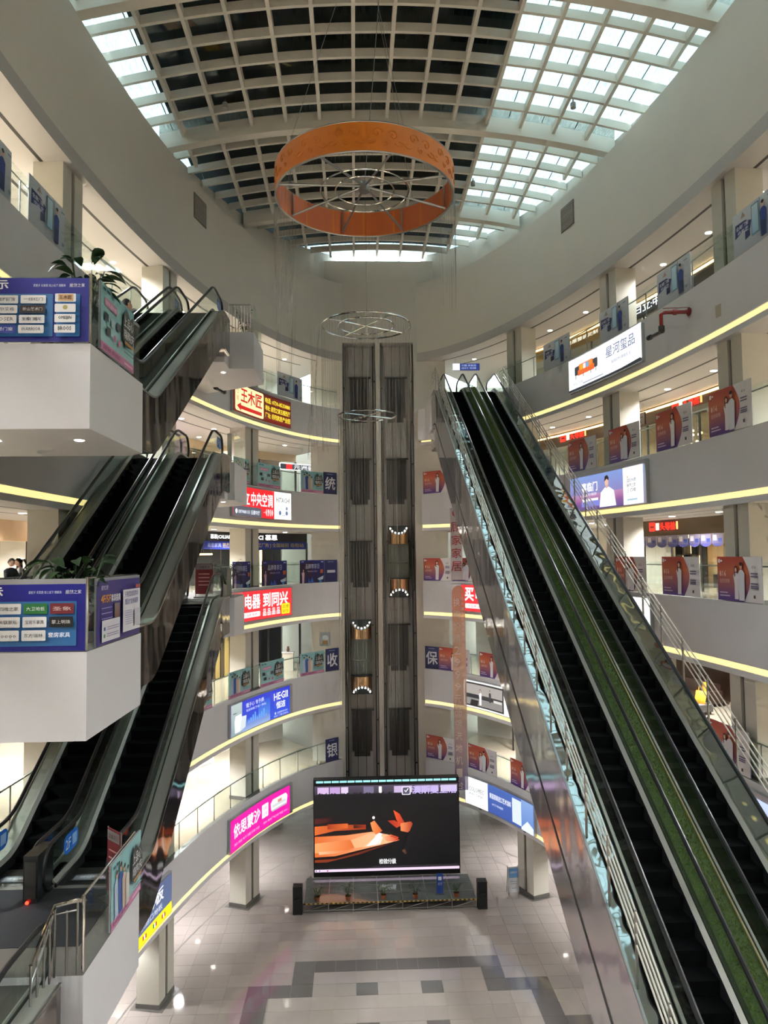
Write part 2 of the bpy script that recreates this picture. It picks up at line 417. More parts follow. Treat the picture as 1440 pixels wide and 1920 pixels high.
def lift_car(cx, z, h, side):
    o = empty('lift_car', (cx, LY+.75, z), 'round-fronted glass lift car with champagne bands and bulb rows in the %s shaft' % side, 'lift')
    a0, a1 = math.pi, 2*math.pi; R = .58
    H0, H1 = .55, h-.75
    CAPM = mat('lift_cap', '4c5456', .3, .3); KS = .55
    def slant(sg, z0): return [(R*math.cos(a0+math.pi*i/20), R*math.sin(a0+math.pi*i/20), z0+sg*KS*(1+math.sin(a0+math.pi*i/20))) for i in range(21)]
    def capband(z0, sg, zb): 
        r = slant(sg, z0); mb = MB(); mb.add(r+[(x, y, zb) for x, y, z in r], [(i, i+1, 22+i, 21+i) for i in range(20)], GOLD); return mb, r
    mb, r = capband(0, -1, H0); mb.build('lower_band', o, smooth=True); MB().add(r+[(0, 0, -KS)], [(i, i+1, 21) for i in range(20)], CAPM).build('lower_cap', o)
    MB().lathe([(R+.03, H0), (R+.03, H1)], 20, GLIFT, a0=a0, a1=a1).build('glass_front', o, smooth=True)
    mb, r = capband(H1+.5, 1, H1); mb.build('upper_band', o, smooth=True); MB().add(r+[(0, 0, H1+.5+KS)], [(i, i+1, 21) for i in range(20)], CAPM).build('upper_cap', o)
    MB().box(-R, R, 0, .8, H0-.1, H1+.6, mat('lift_inside', 'bcb6ac', .4)).build('car_body', o)
    MB().box(-R-.02, R+.02, -.62, .02, H0-.05, H0, DARK).build('car_floor', o)
    MB().tube([RPT for RPT in [(.5*math.cos(a0+math.pi*i/12), .5*math.sin(a0+math.pi*i/12), H0+.85) for i in range(13)]], .02, 6, CHROME).build('grab_rail', o)
    bm_ = MB().lathe([(0, -.035), (.03, -.02), (.036, 0), (.03, .02), (0, .035)], 8, LAMPM).mesh('bulb', True)
    for i in range(7):
        t = math.pi+math.pi*(.12+.76*i/6)
        q = KS*(1+.84*math.sin(t)); obj('bulb', bm_, o, (.49*math.cos(t), .49*math.sin(t)-.03, -q-.02)); obj('bulb', bm_, o, (.49*math.cos(t), .49*math.sin(t)-.03, H1+.5+q+.02))
lift_car(LC+1.07, 14.1, 3.2, 'right'); lift_car(LC-1.07, 8.75, 3.3, 'left')
# ---- skylight: shallow vault of white ribs with glass above
RIB = mat('rib_white', 'dcd6c8', .6)
VZ = lambda x: 32.55-.0135*x*x
RX = lambda y: A*math.sqrt(max(0, 1-(y/B)**2)); RY = lambda x: B*math.sqrt(max(0, 1-(x/A)**2))
sky = empty('skylight', (0, 0, 31.3), 'large oval vaulted skylight with a white rib grid above the atrium', 'skylight'); sky['kind'] = 'structure'
sky.location = (0, 0, 0)
def xsweep(y0, y1, b0, b1, m, ext=.6, n=24):
    """bar across the vault at Y y0..y1, from b0 below to b1 above the vault line"""
    mb = MB(); ym = max(abs(y0), abs(y1)); X = RX(ym)+ext; vs = []; fs = []
    for i in range(n+1):
        x = -X+2*X*i/n; z = VZ(x); vs += [(x, y0, z+b0), (x, y1, z+b0), (x, y1, z+b1), (x, y0, z+b1)]
    for i in range(n):
        for k in range(4): fs.append((i*4+k, i*4+4+k, i*4+4+(k+1) % 4, i*4+(k+1) % 4))
    return mb.add(vs, fs, m)
BEAMS = [4.7+7.4*k for k in range(-4, 3)]; CELL = 7.4/6; RSP = 1.3
rows = []
for k in range(-24, 20):
    y = 4.7+CELL*k
    if abs(y) > B-.5: continue
    rows.append(y)
    if k % 6 == 0: xsweep(y-.2, y+.2, 0, 1.15, RIB).build('main_beam', sky)
    else: xsweep(y-.06, y+.06, .32, .62, RIB).build('purlin', sky)
cols = [-.1+RSP*i for i in range(-7, 8)]
for x in cols:
    Y = RY(abs(x))+.3 if abs(x) < A else 0
    if Y <= 0: continue
    z = VZ(x); MB().box(x-.06, x+.06, -Y, Y, z+.30, z+.62, RIB).build('rib', sky)
PANE = glassmat('skylight_glass', (.52, .575, .58), streak=.35)
npane = 0; far = MB()
rr = rows+[rows[-1]+CELL]
for j in range(len(rr)-1):
    for i in range(-1, len(cols)):
        x0 = cols[i] if i >= 0 else cols[0]-RSP; x1 = cols[i+1] if i+1 < len(cols) else cols[-1]+RSP; y0, y1 = rr[j], rr[j+1]
        if all((abs(x)/(A+.7))**2+(abs(y)/(B+.7))**2 > 1 for x in (x0, x1) for y in (y0, y1)): continue
        q = .02; a, b = VZ(x0)+.63, VZ(x1)+.63
        pts = [(x0+q, y0+q, a), (x1-q, y0+q, b), (x1-q, y1-q, b), (x0+q, y1-q, a)]
        m = MB() if y0 > -2 else far
        m.prism(pts, (0, 0, 0), (0, 0, .02), PANE)
        if y0 > -2: m.build('pane', sky)
tag(far.build('pane_field', sky), kind='stuff')
# glazing bars: two thin bars per pane, one run each
mb = MB()
for i in range(-1, len(cols)):
    x0 = cols[max(i, 0)] if i >= 0 else cols[0]-RSP
    for q in (.67,):
        x = x0+RSP*q
        if abs(x) < A: Y = RY(x)+.3; z = VZ(x)+.69; mb.box(x-.014, x+.014, -Y, Y, z, z+.03, DARKSTEEL)
mb.build('glazing_bar', sky)
# dark shade cloth stretched over the middle of the glass
CLOTH = mat('shade_cloth', '4c565a', .8, noise=.35, nscale=2, stretch=(3, .4, 1))
mb = MB(); vs = []; fs = []; NX = 12
for i in range(NX+1):
    x = -8.35+(3.95+8.35)*i/NX; z = VZ(x)+1.05
    vs += [(x, -40, z), (x, 25.2, z)]
fs = [(2*i, 2*i+2, 2*i+3, 2*i+1) for i in range(NX)]
mb.add(vs, fs, CLOTH); cl = mb.build('shade_cloth'); tag(cl, 'dark shade cloth stretched over the middle of the skylight glass', 'shade cloth')
# small floodlights clamped under the skylight ribs
def floodlight(x, y, label):
    z = VZ(x)+.25; o = empty('floodlight', (x, y, z), label, 'floodlight', 'floodlights under the skylight')
    MB().box(-.02, .02, -.02, .02, -.12, .02, DARKSTEEL).build('bracket', o)
    MB().lathe([(0, -.32), (.1, -.32), (.1, -.14), (.06, -.1), (0, -.1)], 12, mat('lamp_case', '8f8b84', .4)).build('housing', o, smooth=True)
for x, y, l in ((-6.0, 10.0, 'small grey floodlight under the left ribs of the nearer skylight bay'), (6.5, 9.6, 'small grey floodlight under the bright right ribs of the nearer skylight bay'),
                (-4.2, 16.2, 'small grey floodlight under the left ribs behind the orange ring'), (3.9, 16.0, 'small grey floodlight under the bright ribs behind the orange ring')): floodlight(x, y, l)
# ventilation grilles in the drum wall
for s0, s1, side in ((-15.5, -14.33, 'left'), (14.07, 15.13, 'right')):
    g = empty('vent_grille', RP((s0+s1)/2, 0, 29.75), 'grey louvred vent grille in the %s side of the drum wall' % side, 'vent'); inv = g.location
    def L(mb, nm):
        mb.v = [tuple(Vector(q)-inv) for q in mb.v]; return mb.build(nm, g)
    mb = MB(); bbox(mb, s0, s1, -.03, 0, 29.75, 30.8, mat('vent_back', '6f6b65', .6), 2); L(mb, 'frame')
    for k in range(11):
        mb = MB(); bbox(mb, s0+.05, s1-.05, -.05, -.03, 29.81+.088*k, 29.86+.088*k, mat('vent_slat', '9a958c', .5), 2); L(mb, 'slat')
# ================================================================== ESCALATORS AND LANDINGS
def W(mb, name, parent, smooth=False):
    p = parent.location; mb.v = [(q[0]-p.x, q[1]-p.y, q[2]-p.z) for q in mb.v]; return mb.build(name, parent, smooth=smooth)
T30 = math.tan(math.radians(30))
def epath(rise, y_in=-1.5, y_out=1.3, r=1.6):
    run = rise/T30; a = math.radians(30); t = r*math.tan(a/2); pts = [(y_in, 0.)]
    for i in range(6):
        q = a*i/5; pts.append((-t+r*math.sin(q), r*(1-math.cos(q))))
    for i in range(6):
        q = a*(1-i/5); pts.append((run+t-r*math.sin(q), rise-r*(1-math.cos(q))))
    pts.append((run+y_out, rise)); return pts
def psweep(mb, prof, path, m, caps=True):
    P = len(prof); vs = [(x, y, z+h) for y, z in path for x, h in prof]; fs = []
    for i in range(len(path)-1):
        for k in range(P): fs.append((i*P+k, (i+1)*P+k, (i+1)*P+(k+1) % P, i*P+(k+1) % P))
    if caps: fs += [tuple(range(P)), tuple((len(path)-1)*P+k for k in range(P))[::-1]]
    return mb.add(vs, fs, m)
def rect(x0, x1, h0, h1): return [(x0, h0), (x1, h0), (x1, h1), (x0, h1)]
def escalator(loc, rise, label, half=.5, depth=1.05, out=(.3, .3), clad=(True, True), group=None, deckm=None, y_out=1.3, cladm=None):
    """loc: foot of the incline at lower floor level, rising towards +Y"""
    o = empty('escalator', loc, label, 'escalator', group)
    path = epath(rise, y_out=y_out); g = half+.09; run = rise/T30
    for k, s in enumerate((-1, 1)):
        def pr(a, b, h0, h1): return rect(min(s*a, s*b), max(s*a, s*b), h0, h1)
        mb = MB(); psweep(mb, pr(half+.003, half+.014, -.14, .185), path, SKIRT); mb.build('skirt_panel', o)
        mb = MB(); psweep(mb, [(s*(half+.003), .186), (s*(half+.02), .17), (s*(g-.012), .20), (s*(g-.012), .25)], path, DECKM)
        mb.build('inner_deck', o)
        mb = MB(); psweep(mb, pr(g+.01, g+out[k], .10, .16), path, deckm or DECKM); mb.build('outer_deck', o)
        # glass with rounded newel ends
        mb = MB(); psweep(mb, pr(g-.008, g+.008, .14, .90), path, GLASS)
        for y0, z0, sg in ((path[0][0], 0, -1), (path[-1][0], rise, 1)):
            arc = [(s*g-.008, y0+sg*.38*math.cos(math.pi*i/10-math.pi/2), z0+.52+.38*math.sin(math.pi*i/10-math.pi/2)) for i in range(11)]
            mb.prism(arc, (0, 0, 0), (.016, 0, 0), GLASS)
        mb.build('glass_balustrade', o)
        hp = [(s*g, y, z+.95) for y, z in path]
        lo = [(s*g, path[0][0]-.43*math.sin(math.pi*i/8), .52+.43*math.cos(math.pi*i/8)) for i in range(9)][::-1]
        hi = [(s*g, path[-1][0]+.43*math.sin(math.pi*i/8), rise+.52+.43*math.cos(math.pi*i/8)) for i in range(9)]
        MB().tube(lo[:-1]+hp+hi[1:], .042, 8, BLACK).build('handrail', o, smooth=True)
        if clad[k]:
            e = g+out[k]
            mb = MB(); psweep(mb, pr(e, e+.03, -depth, .16), path, cladm or MIRROR3); mb.build('side_cladding', o)
            mb = MB(); psweep(mb, pr(e, e+.04, .15, .19), path, STEEL); mb.build('edge_trim', o)
    mb = MB(); psweep(mb, rect(-g-out[0], g+out[1], -depth-.02, -depth+.02), path, mat('truss_soffit', '8b837d', .12, .9, bump=.02, bscale=1.5)); mb.build('soffit', o)
    MB().box(-half, half, path[0][0]-.3, -.35, -.02, .006, DARKSTEEL).build('comb_plate', o)
    MB().box(-half, half, run+.35, path[-1][0]+.3, rise-.02, rise+.006, DARKSTEEL).build('comb_plate', o)
    st = MB().prism([(-half, -.20, 0), (-half, .20, 0), (-half, .20, -.05), (-half, -.17, -.05), (-half, -.17, -.25), (-half, -.20, -.25)], (0, 0, 0), (2*half, 0, 0), STEPM)
    me = st.mesh('step')
    n = int(rise/.2309)+1
    for i in range(-1, n+2):
        y = (i+.5)*.4
        z = min(max((y)*T30+.0, 0), rise) if 0 < y < run else (0 if y <= 0 else rise)
        obj('step', me, o, (0, y, z))
    return o
XR, XL = -6.72, -8.15; YB = .2
for n in (3, 4, 5):
    lo, hi = ORD[n], ORD[n+1]
    escalator((XR, YB, FZ(n)), 4.8, 'escalator on the atrium side climbing from the %s to the %s floor' % (lo, hi), group='escalators beside the white landings')
    escalator((XL, YB, FZ(n)), 4.8, 'escalator on the gallery side climbing from the %s to the %s floor' % (lo, hi), group='escalators beside the white landings')
escalator((-6.75, -14.3, FZ(2)), 4.8, 'escalator with a black handrail arriving at the third-floor landing from below', group='escalators beside the white landings')
# white landing boxes (lower ends at y -4.35..-1.6, upper ends from y 10.6)
def landing(name, pts, z0, z1, label, mats=WHITE):
    mb = MB(); mb.prism([(x, y, 0) for x, y in pts], (0, 0, z0), (0, 0, z1), mats); o = mb.build(name); tag(o, label, 'landing', kind='structure')
    q = MB(); q.prism([(x, y, 0) for x, y in pts], (0, 0, z1), (0, 0, z1+.004), KERB); q.build('stone_top', o); return o
lands = {}
for n in (3, 4, 5):
    z = FZ(n); lands[n] = landing('landing_box', [(-9.4, -4.35), (-5.63, -4.35), (-5.6, -1.55), (-5.95, -1.2), (-9.4, -1.2)], z-1.25, z+.1, 'white box landing at the foot of the %s-floor escalators' % ORD[n])
for n, xr, yf in ((4, -5.74, 10.45), (5, -5.75, 10.55), (6, -5.1, 10.85)):
    z = FZ(n); y1 = 12.6 if n == 4 else 13.4
    lands[-n] = landing('landing_box', [(-9.4, 9.9), (-6.0, 9.9), (-6.0, yf), (xr, yf), (xr+.02, y1), (-8.0, 15.2), (-9.4, 15.2)], z-1.25, z+.1, 'white box landing at the head of the escalators on the %s floor' % ORD[n])
    for x, y in ((-6.3, 11.4), (-7.6, 11.6)):
        d = MB().lathe([(0, 0), (.07, 0), (.085, .012), (0, .012)], 12, LAMPM, (x, y, z-1.262)); d.build('downlight', lands[-n])
for n in (4, 5):
    for x in (-6.2, -7.6):
        MB().lathe([(0, 0), (.07, 0), (.085, .012), (0, .012)], 12, LAMPM, (x, -3.2, FZ(n)-1.262)).build('downlight', lands[n])
# dark mats and floor plates at the foot of the third-floor pair
MATM = mat('entrance_mat', '1b1d22', .8, noise=.2, nscale=20)
for n in (3, 4, 5):
    m_ = MB().box(-9.1, -6.0, -3.5, -1.35, FZ(n)+.104, FZ(n)+.112, MATM).build('floor_mat'); tag(m_, 'dark entrance mat on the %s-floor landing before the escalators' % ORD[n], 'mat')
    for x in (XR, XL):
        p = Print().rect(-.42, 0, .42, .28, '6d7178').rect(-.4, .05, -.05, .22, '9aa0a8').rect(.0, .05, .38, .22, '8a6f66'); p.text('请站稳扶好', 0, .09, .1, 'e8e8e8', w=.6, al='c')
        tag(p.build('safety_notice', planemap((x, -.78, FZ(n)+.01), (1, 0, 0), (0, 1, 0)), PRINT), 'pale notice at the foot of the %s-floor escalator %s' % (ORD[n], 'nearer the atrium' if x == XR else 'on the gallery side'), 'notice')
# newel box, blue 2F sticker and red standing sign at the third-floor foot
nb = empty('control_newel', ((XR+XL)/2, -1.6, 9.6), 'black control newel with a red lamp between the third-floor escalators', 'control box')
MB().box(-.13, .13, -.35, .35, 0, .95, mat('newel_black', '1d1f21', .3)).build('case', nb)
MB().box(-.1, .1, -.37, -.35, .2, .85, DARKSTEEL).build('door', nb)
MB().lathe([(0, 0), (.03, 0), (.03, .02), (0, .02)], 10, mat('red_lamp', 'ff3020', .4, emit='ff2a18', es=4)).build('lamp', nb).rotation_euler = (math.pi/2, 0, 0)
nb.children[-1].location = (-.04, -.375, .14)
for n, x, t in ((3, XR-.60, '2F'), (3, XL-.60, '2F'), (6, XR+.56, '6F'), (6, XL+.56, '6F'), (5, XR+.56, '5F')):
    top = n != 3; y = YB-.95 if not top else YB+8.31+1.0; z = FZ(n)+.45
    p = Print().rrect(0, 0, .75, .38, .15, '1f6fd0'); p.text(t, .08, .09, .2, 'ffffff'); p.rect(.42, .08, .66, .3, '9cc4f0')
    if top: p.shift(-.3, 0)
    tag(p.build('escalator_sticker', planemap((x+.02, y, z), (0, 1, 0), (0, 0, 1)), PRINT), 'blue %s sticker at the %s of the %s-floor escalator %s' % (t, 'head' if top else 'foot', ORD[n], 'nearer the atrium' if abs(x-XR) < .7 else 'on the gallery side'), 'sticker')
# ---- the long escalator pair, ground to the sixth floor, with a strip of turf between
XB1, XB2, YT = 3.49, 5.08, 20.5
RISE = 19.2; RUN = RISE/T30; YF = YT-RUN
DB = 2.7
b1 = escalator((XB1, YF, FZ(2)), RISE, 'long black escalator left of the green turf strip rising to the sixth floor', half=.38, depth=DB, out=(.46, .05), clad=(True, False), group='long escalators with turf between', deckm=MIRROR2, y_out=1.9, cladm=MIRROR)
b2 = escalator((XB2, YF, FZ(2)), RISE, 'long black escalator right of the green turf strip rising to the sixth floor', half=.38, depth=DB, out=(.05, .46), clad=(False, True), group='long escalators with turf between', deckm=MIRROR2, y_out=1.9, cladm=MIRROR)
path = epath(RISE, y_out=1.9)
mb = MB(); psweep(mb, rect(XB1-.93-.045, XB1-.93-.03, -1.56, -1.50), path, DARKSTEEL); mb.v = [(x-XB1, y, z) for x, y, z in mb.v]; mb.build('cladding_seam', b1)
# soil bed and turf between the two
tb = empty('turf_strip', (XB1, YF, FZ(2)), 'strip of green artificial turf between the two long escalators', 'turf')
xa, xb = XB1+.53, XB2-.53
mb = MB(); psweep(mb, rect(xa-XB1, xb-XB1, -.1, .30), path[1:-1], mat('turf_bed', '33431c', .9, noise=.4, nscale=8)); mb.build('bed', tb)
mb = MB(); psweep(mb, rect(xb-XB1-.03, xb-XB1, .25, .34), path[1:-1], mat('turf_edge', '7d7752', .7)); mb.build('edge_strip', tb)
TURF = mat('turf_blades', '5c7428', .8, noise=.5, nscale=1.4); TURF.use_nodes = True
g = MB(); rnd = random.Random(3)
for i in range(30000):
    y = rnd.uniform(-.5, RUN+.2)
    if y+YF < -9: continue
    z = y*T30+.29; x = rnd.uniform(xa-XB1+.02, xb-XB1-.05); a = rnd.uniform(0, 6.28); h = rnd.uniform(.02, .055); w = .012
    dx, dy = math.cos(a)*w, math.sin(a)*w; lx, ly = rnd.uniform(-.03, .03), rnd.uniform(-.03, .03)
    g.add([(x-dx, y-dy, z), (x+dx, y+dy, z), (x+lx, y+ly, z+h)], [(0, 1, 2)], TURF)
me = bpy.data.meshes.new('blades'); me.from_pydata(g.v, [], g.f); me.materials.append(TURF); tag(obj('blades', me, tb), kind='stuff')
# safety rails on the outer decks: posts and four thin rods
def safety_rail(x, sgn, label):
    o = empty('safety_railing', (x, YF, FZ(2)), label, 'railing', 'steel railings of the long escalators')
    base = .16; run = RUN
    pm = MB().box(-.018, .018, -.018, .018, 0, 1.12, STEEL).mesh('post')
    y = 1.0
    while y < run+1.0:
        z = min(y, run)*T30+base; obj('post', pm, o, (0, y, z)); y += 1.15
    for h in (.62, .78, .94, 1.10):
        MB().tube([(0, .2, .2*T30+base+h), (0, run, run*T30+base+h), (0, run+1.7, run*T30+base+h)], .016, 6, mat('rail_rod', 'd2cdc2', .3, .5)).build('rod', o, smooth=True)
safety_rail(XB1-.90, -1, 'steel rod railing on the open left side of the long escalators')
safety_rail(XB2+.90, 1, 'steel rod railing on the right side of the long escalators')
# landing that carries the long escalators at the sixth floor
landing('landing_box', [(2.45, 21.2), (6.1, 21.2), (6.4, 21.9), (5.2, 23.4), (3.0, 25.0), (2.1, 25.6), (2.1, 24.9), (2.45, 24.6)], 22.3, 24.0, 'white box landing at the head of the two long escalators')
# bridge on the fourth floor from which the hall is seen
br = MB().box(-7.6, 7.6, -20.5, -15.3, 13.2, 14.4, WHITE).build('bridge'); tag(br, 'white bridge across the atrium at the fourth floor', 'bridge', kind='structure')
# ================================================================== RAILINGS, POSTERS, SIGNS
gpan = {}
def railing(n, s0, s1, side, extra=''):
    z = FZ(n)+.1; o = empty('glass_railing', RP((s0+s1)/2, 0, z), 'clear glass railing with a steel handrail along the %s %s-floor gallery%s' % (side, ORD[n], extra), 'railing', 'glass gallery railings')
    k = max(1, round((s1-s0)/1.5)); d = (s1-s0)/k
    for i in range(k):
        mb = MB(); bbox(mb, s0+i*d+.01, s0+(i+1)*d-.01, .10, .112, z, z+1.12, GLASS, 2); W(mb, 'glass_panel', o)
        p = RP(s0+i*d, .22, z); mb = MB(); mb.tube([p, p+Vector((0, 0, 1.0))], .02, 6, STEEL); W(mb, 'post', o)
    mb = MB(); mb.tube([RP(s0+(s1-s0)*i/(k*2), .22, z+1.0) for i in range(k*2+1)], .024, 6, STEEL); W(mb, 'handrail', o, True)
for n in range(2, 7):
    railing(n, 2.5, 6.0 if n == 6 else 14.5, 'right', ' by the lift') if n != 6 else None
    railing(n, 8.2 if n == 6 else 14.6, 31.5, 'right', ' away from the lift')
    if n in (4, 5, 6):
        railing(n, -15.4, -2.5, 'left', ' by the lift'); railing(n, -30.4, -19.0, 'left', ' nearer the white landings')
    else:
        railing(n, -14.5, -2.5, 'left', ' by the lift'); railing(n, -30.4 if n == 3 else -31.5, -14.6, 'left', ' nearer the white landings')
# ---- poster designs (origin lower left)
def woman(p, u, v, h, dress, hair='2a1512'):
    p.poly([(u-.10*h, v), (u+.10*h, v), (u+.12*h, v+.45*h), (u+.14*h, v+.72*h), (u+.04*h, v+.80*h), (u-.05*h, v+.80*h), (u-.15*h, v+.70*h), (u-.09*h, v+.45*h)], dress)
    p.disc(u, v+.90*h, .085*h, hair, .11*h); p.rect(u-.08*h, v+.68*h, u-.04*h, v+.9*h, hair); p.disc(u+.01*h, v+.885*h, .055*h, 'e6bfa8', .07*h)
def man(p, u, v, h, shirt, hair='17120f', legs=None):
    p.poly([(u-.12*h, v), (u+.12*h, v), (u+.15*h, v+.70*h), (u+.05*h, v+.79*h), (u-.05*h, v+.79*h), (u-.15*h, v+.70*h)], shirt)
    if legs: p.rect(u-.10*h, v, u+.10*h, v+.42*h, legs)
    p.disc(u, v+.89*h, .062*h, 'dcb196', .085*h); p.disc(u, v+.94*h, .065*h, hair, .05*h)
def p816(w, h, two):
    p = Print(); p.rect(0, 0, w, h, 'ece6e6')
    pts = [(0, 0), (.62*w, 0)]+[(.62*w+.13*w*math.sin(math.pi*i/10), h*i/10) for i in range(1, 10)]+[(.62*w, h), (0, h)]
    cc = [(.32, .20, .55), (.62, .36, .42), (.80, .42, .28), (.70, .26, .20)]
    def g(v):
        t = v/h*3; i = min(2, int(t)); f = t-i; return tuple(cc[i][k]*(1-f)+cc[i+1][k]*f for k in range(3))
    for i in range(12):
        v0, v1 = h*i/12, h*(i+1)/12; e = lambda v: .60*w+.15*w*math.sin(math.pi*min(1, max(0, v/h)))
        p.L = 1; p.poly([(0, v0), (e(v0), v0), (e(v1), v1), (0, v1)], None, [g(v0), g(v0), g(v1), g(v1)])
    p.L += 1
    p.rrect(.03*w, .86*h, .075*w, .95*h, .01, 'ffffff'); p.rect(.09*w, .885*h, .13*w, .925*h, 'ffffff')
    p.text('816', .06*w, .55*h, .13*h, 'ffe9dc'); p.text('全民抢购', .06*w, .40*h, .10*h, 'f0c9b4', w=.24*w); p.rect(.06*w, .17*h, .25*w, .195*h, 'd9cfe8'); p.rect(.06*w, .10*h, .30*w, .125*h, 'd9cfe8')
    p.poly([(.38*w, .80*h), (.52*w, .80*h), (.45*w, .62*h)], 'c9543a')
    if two: woman(p, .46*w, .05*h, .74*h, 'efe6ea'); man(p, .585*w, .03*h, .86*h, 'e4e2ea')
    else: woman(p, .50*w, .04*h, .84*h, 'f3f0f2')
    for k, v in enumerate((.62, .56, .40, .35, .31)): p.rect(.80*w, v*h, .95*w, (v+.03)*h, '6b6480')
    p.text('816', .84*w, .74*h, .07*h, '6b6480'); p.rect(.86*w, .10*h, .90*w, .17*h, '3b3440')
    return p
def pman(w, h):
    p = Print(); p.rect(0, 0, w, h, 'aeb4bb', 'd3d8dc')
    p.poly([(.05*w, .42*h), (.25*w, .50*h), (.42*w, .44*h), (.45*w, .62*h), (.30*w, .72*h), (.06*w, .74*h)], '1c2a66'); p.text('全屋门窗', .08*w, .58*h, .10*h, 'ffffff', w=.3*w); p.text('焕新季', .12*w, .47*h, .08*h, 'e4ecff', w=.26*w)
    p.poly([(.30*w, .25*h), (.42*w, .28*h), (.42*w, .44*h), (.30*w, .44*h)], '24305e'); p.poly([(.20*w, .80*h), (.26*w, .94*h), (.32*w, .80*h)], 'b39a86')
    p.rect(.46*w, .22*h, .64*w, .92*h, '6f93a8'); p.rect(.48*w, .26*h, .62*w, .89*h, '9cc6dc', 'cfe6f0'); p.rect(.66*w, .08*h, .675*w, .96*h, '8a8f96')
    man(p, .74*w, .06*h, .80*h, '22408f', legs='1d2c5c'); p.rect(.86*w, .84*h, .95*w, .87*h, '7d8a99'); p.rect(.87*w, .4*h, .94*w, .42*h, '9aa4ae'); p.rect(.88*w, .1*h, .94*w, .18*h, '7d8a99')
    return p
def pteal(w, h, people):
    p = Print(); p.rect(0, 0, w, h, 'a3cfd0', '8fc4c4'); p.rect(0, 0, w, .13*h, 'cf86ac'); p.text('全民好礼 疯狂放价', .06*w, .03*h, .07*h, '5a2446', w=.5*w); p.rect(.68*w, .045*h, .95*w, .075*h, 'f0c4dc')
    p.rect(.05*w, .90*h, .12*w, .94*h, '2b5a60'); p.rect(.15*w, .90*h, .24*w, .94*h, '2b5a60')
    if people:
        for u, hh, c in ((.14, .72, 'b8c8dc'), (.25, .78, '3d5fa6'), (.35, .70, 'c9b3a4'), (.44, .62, 'd8cfc4')): man(p, u*w, .14*h, hh*h, c)
    else:
        p.rrect(.08*w, .68*h, .44*w, .80*h, .03, 'd98fb4'); p.text('好礼送不停', .11*w, .70*h, .07*h, 'ffffff', w=.3*w)
        for u, v, c in ((.07, .46, '2c3034'), (.25, .44, 'bcd4da'), (.41, .46, '5c6066'), (.12, .26, '3a3f45')): p.rect(u*w, v*h, (u+.11)*w, (v+.12)*h, c)
        p.disc(.34*w, .29*h, .05*h, 'd9739f'); p.disc(.48*w, .27*h, .055*h, 'd9739f')
    p.poly([(.56*w, .40*h), (.60*w, .80*h), (.70*w, .93*h), (.80*w, .80*h), (.90*w, .88*h), (.96*w, .55*h), (.86*w, .34*h), (.68*w, .30*h)], '3c4340')
    p.text('上品心', .60*w, .62*h, .17*h, 'ffffff', w=.30*w); p.text('嗨购庆', .60*w, .42*h, .16*h, 'ffffff', w=.32*w); p.rect(.62*w, .34*h, .9*w, .39*h, 'c8955a')
    for k in range(2): p.rect(.6*w, (.2+.06*k)*h, .93*w, (.215+.06*k)*h, '4f7d80')
    return p
def pday(w, h):
    p = Print(); p.rect(0, 0, w, h, '1a1440', '1c1f78'); p.poly([(0, .2*h), (.5*w, .3*h), (.5*w, .95*h), (0, .8*h)], '2a1438'); p.rect(.05*w, .92*h, .16*w, .94*h, 'cfd2ff'); p.rect(.86*w, .9*h, .96*w, .94*h, 'cfd2ff')
    p.text('品牌尊享日', .22*w, .62*h, .22*h, 'dfe9ff', w=.56*w); p.text('嗨购全城 五折起', .30*w, .47*h, .07*h, 'cdb6e8', w=.4*w)
    woman(p, .12*w, 0, .62*h, 'e8c3cf'); p.rrect(.82*w, .42*h, .93*w, .58*h, .02, 'd9652c'); p.poly([(.7*w, .18*h), (.95*w, .3*h), (.93*w, .14*h), (.76*w, .1*h)], 'cfe3ee')
    p.poly([(.3*w, .02*h), (.34*w, .2*h), (.4*w, .04*h), (.47*w, .24*h), (.55*w, .02*h)], '2f5fc0'); p.disc(.82*w, .06*h, .1*h, '3f86c8', .06*h)
    return p
def pchar(w, h, t):
    p = Print(); p.rect(0, 0, w, h, '1f2358', '232a66'); p.rect(.25*w, .90*h, .70*w, .92*h, 'b8bfe0')
    if t: p.text(t, .5*w, .20*h, .58*h, 'f2f2f6', al='c', bold=.02)
    else: p.rect(.2*w, .42*h, .82*w, .54*h, 'e8e8ee')
    return p
BACKP = mat('poster_board', '9a9a9c', .5)
def poster(n, s0, s1, pr, label, group, z0=.12, h=1.2):
    z = FZ(n)+z0; w = s1-s0; o = empty('poster', RP((s0+s1)/2, 0, z), label, 'poster', group)
    a, b = RP(s0, .05, z), RP(s1, .05, z); u = (b-a).normalized(); nn = u.cross(Vector((0, 0, 1))); a = a+nn*.02; b = b+nn*.02; k = (b-a).length/w
    mb = MB(); mb.prism([a, b, b+Vector((0, 0, h)), a+Vector((0, 0, h))], nn*-.02, (0, 0, 0), BACKP); W(mb, 'board', o)
    pr.v = [(x*k, y, q) for x, y, q in pr.v]; q = pr.build('print', planemap(a, u, (0, 0, 1)), PRINT, o); q.data.transform(Matrix.Translation(-o.location))
R6, L6 = 'window posters on the sixth-floor railing', 'window posters on the sixth-floor railing'
for (s0, s1), d in zip(((12.25, 14.42), (16.83, 18.95), (20.94, 22.98), (25.32, 27.3), (-30.3, -28.4), (-27.5, -25.5), (-7.39, -5.24)),
    ('farthest on the right', 'above the sofa lightbox', 'above the red nozzle', 'nearest right', 'nearest left', 'second nearest left', 'near the lifts')):
    poster(6, s0, s1, pman(s1-s0, 1.2), 'pale poster of a man in blue on the sixth-floor railing, %s' % d, R6)
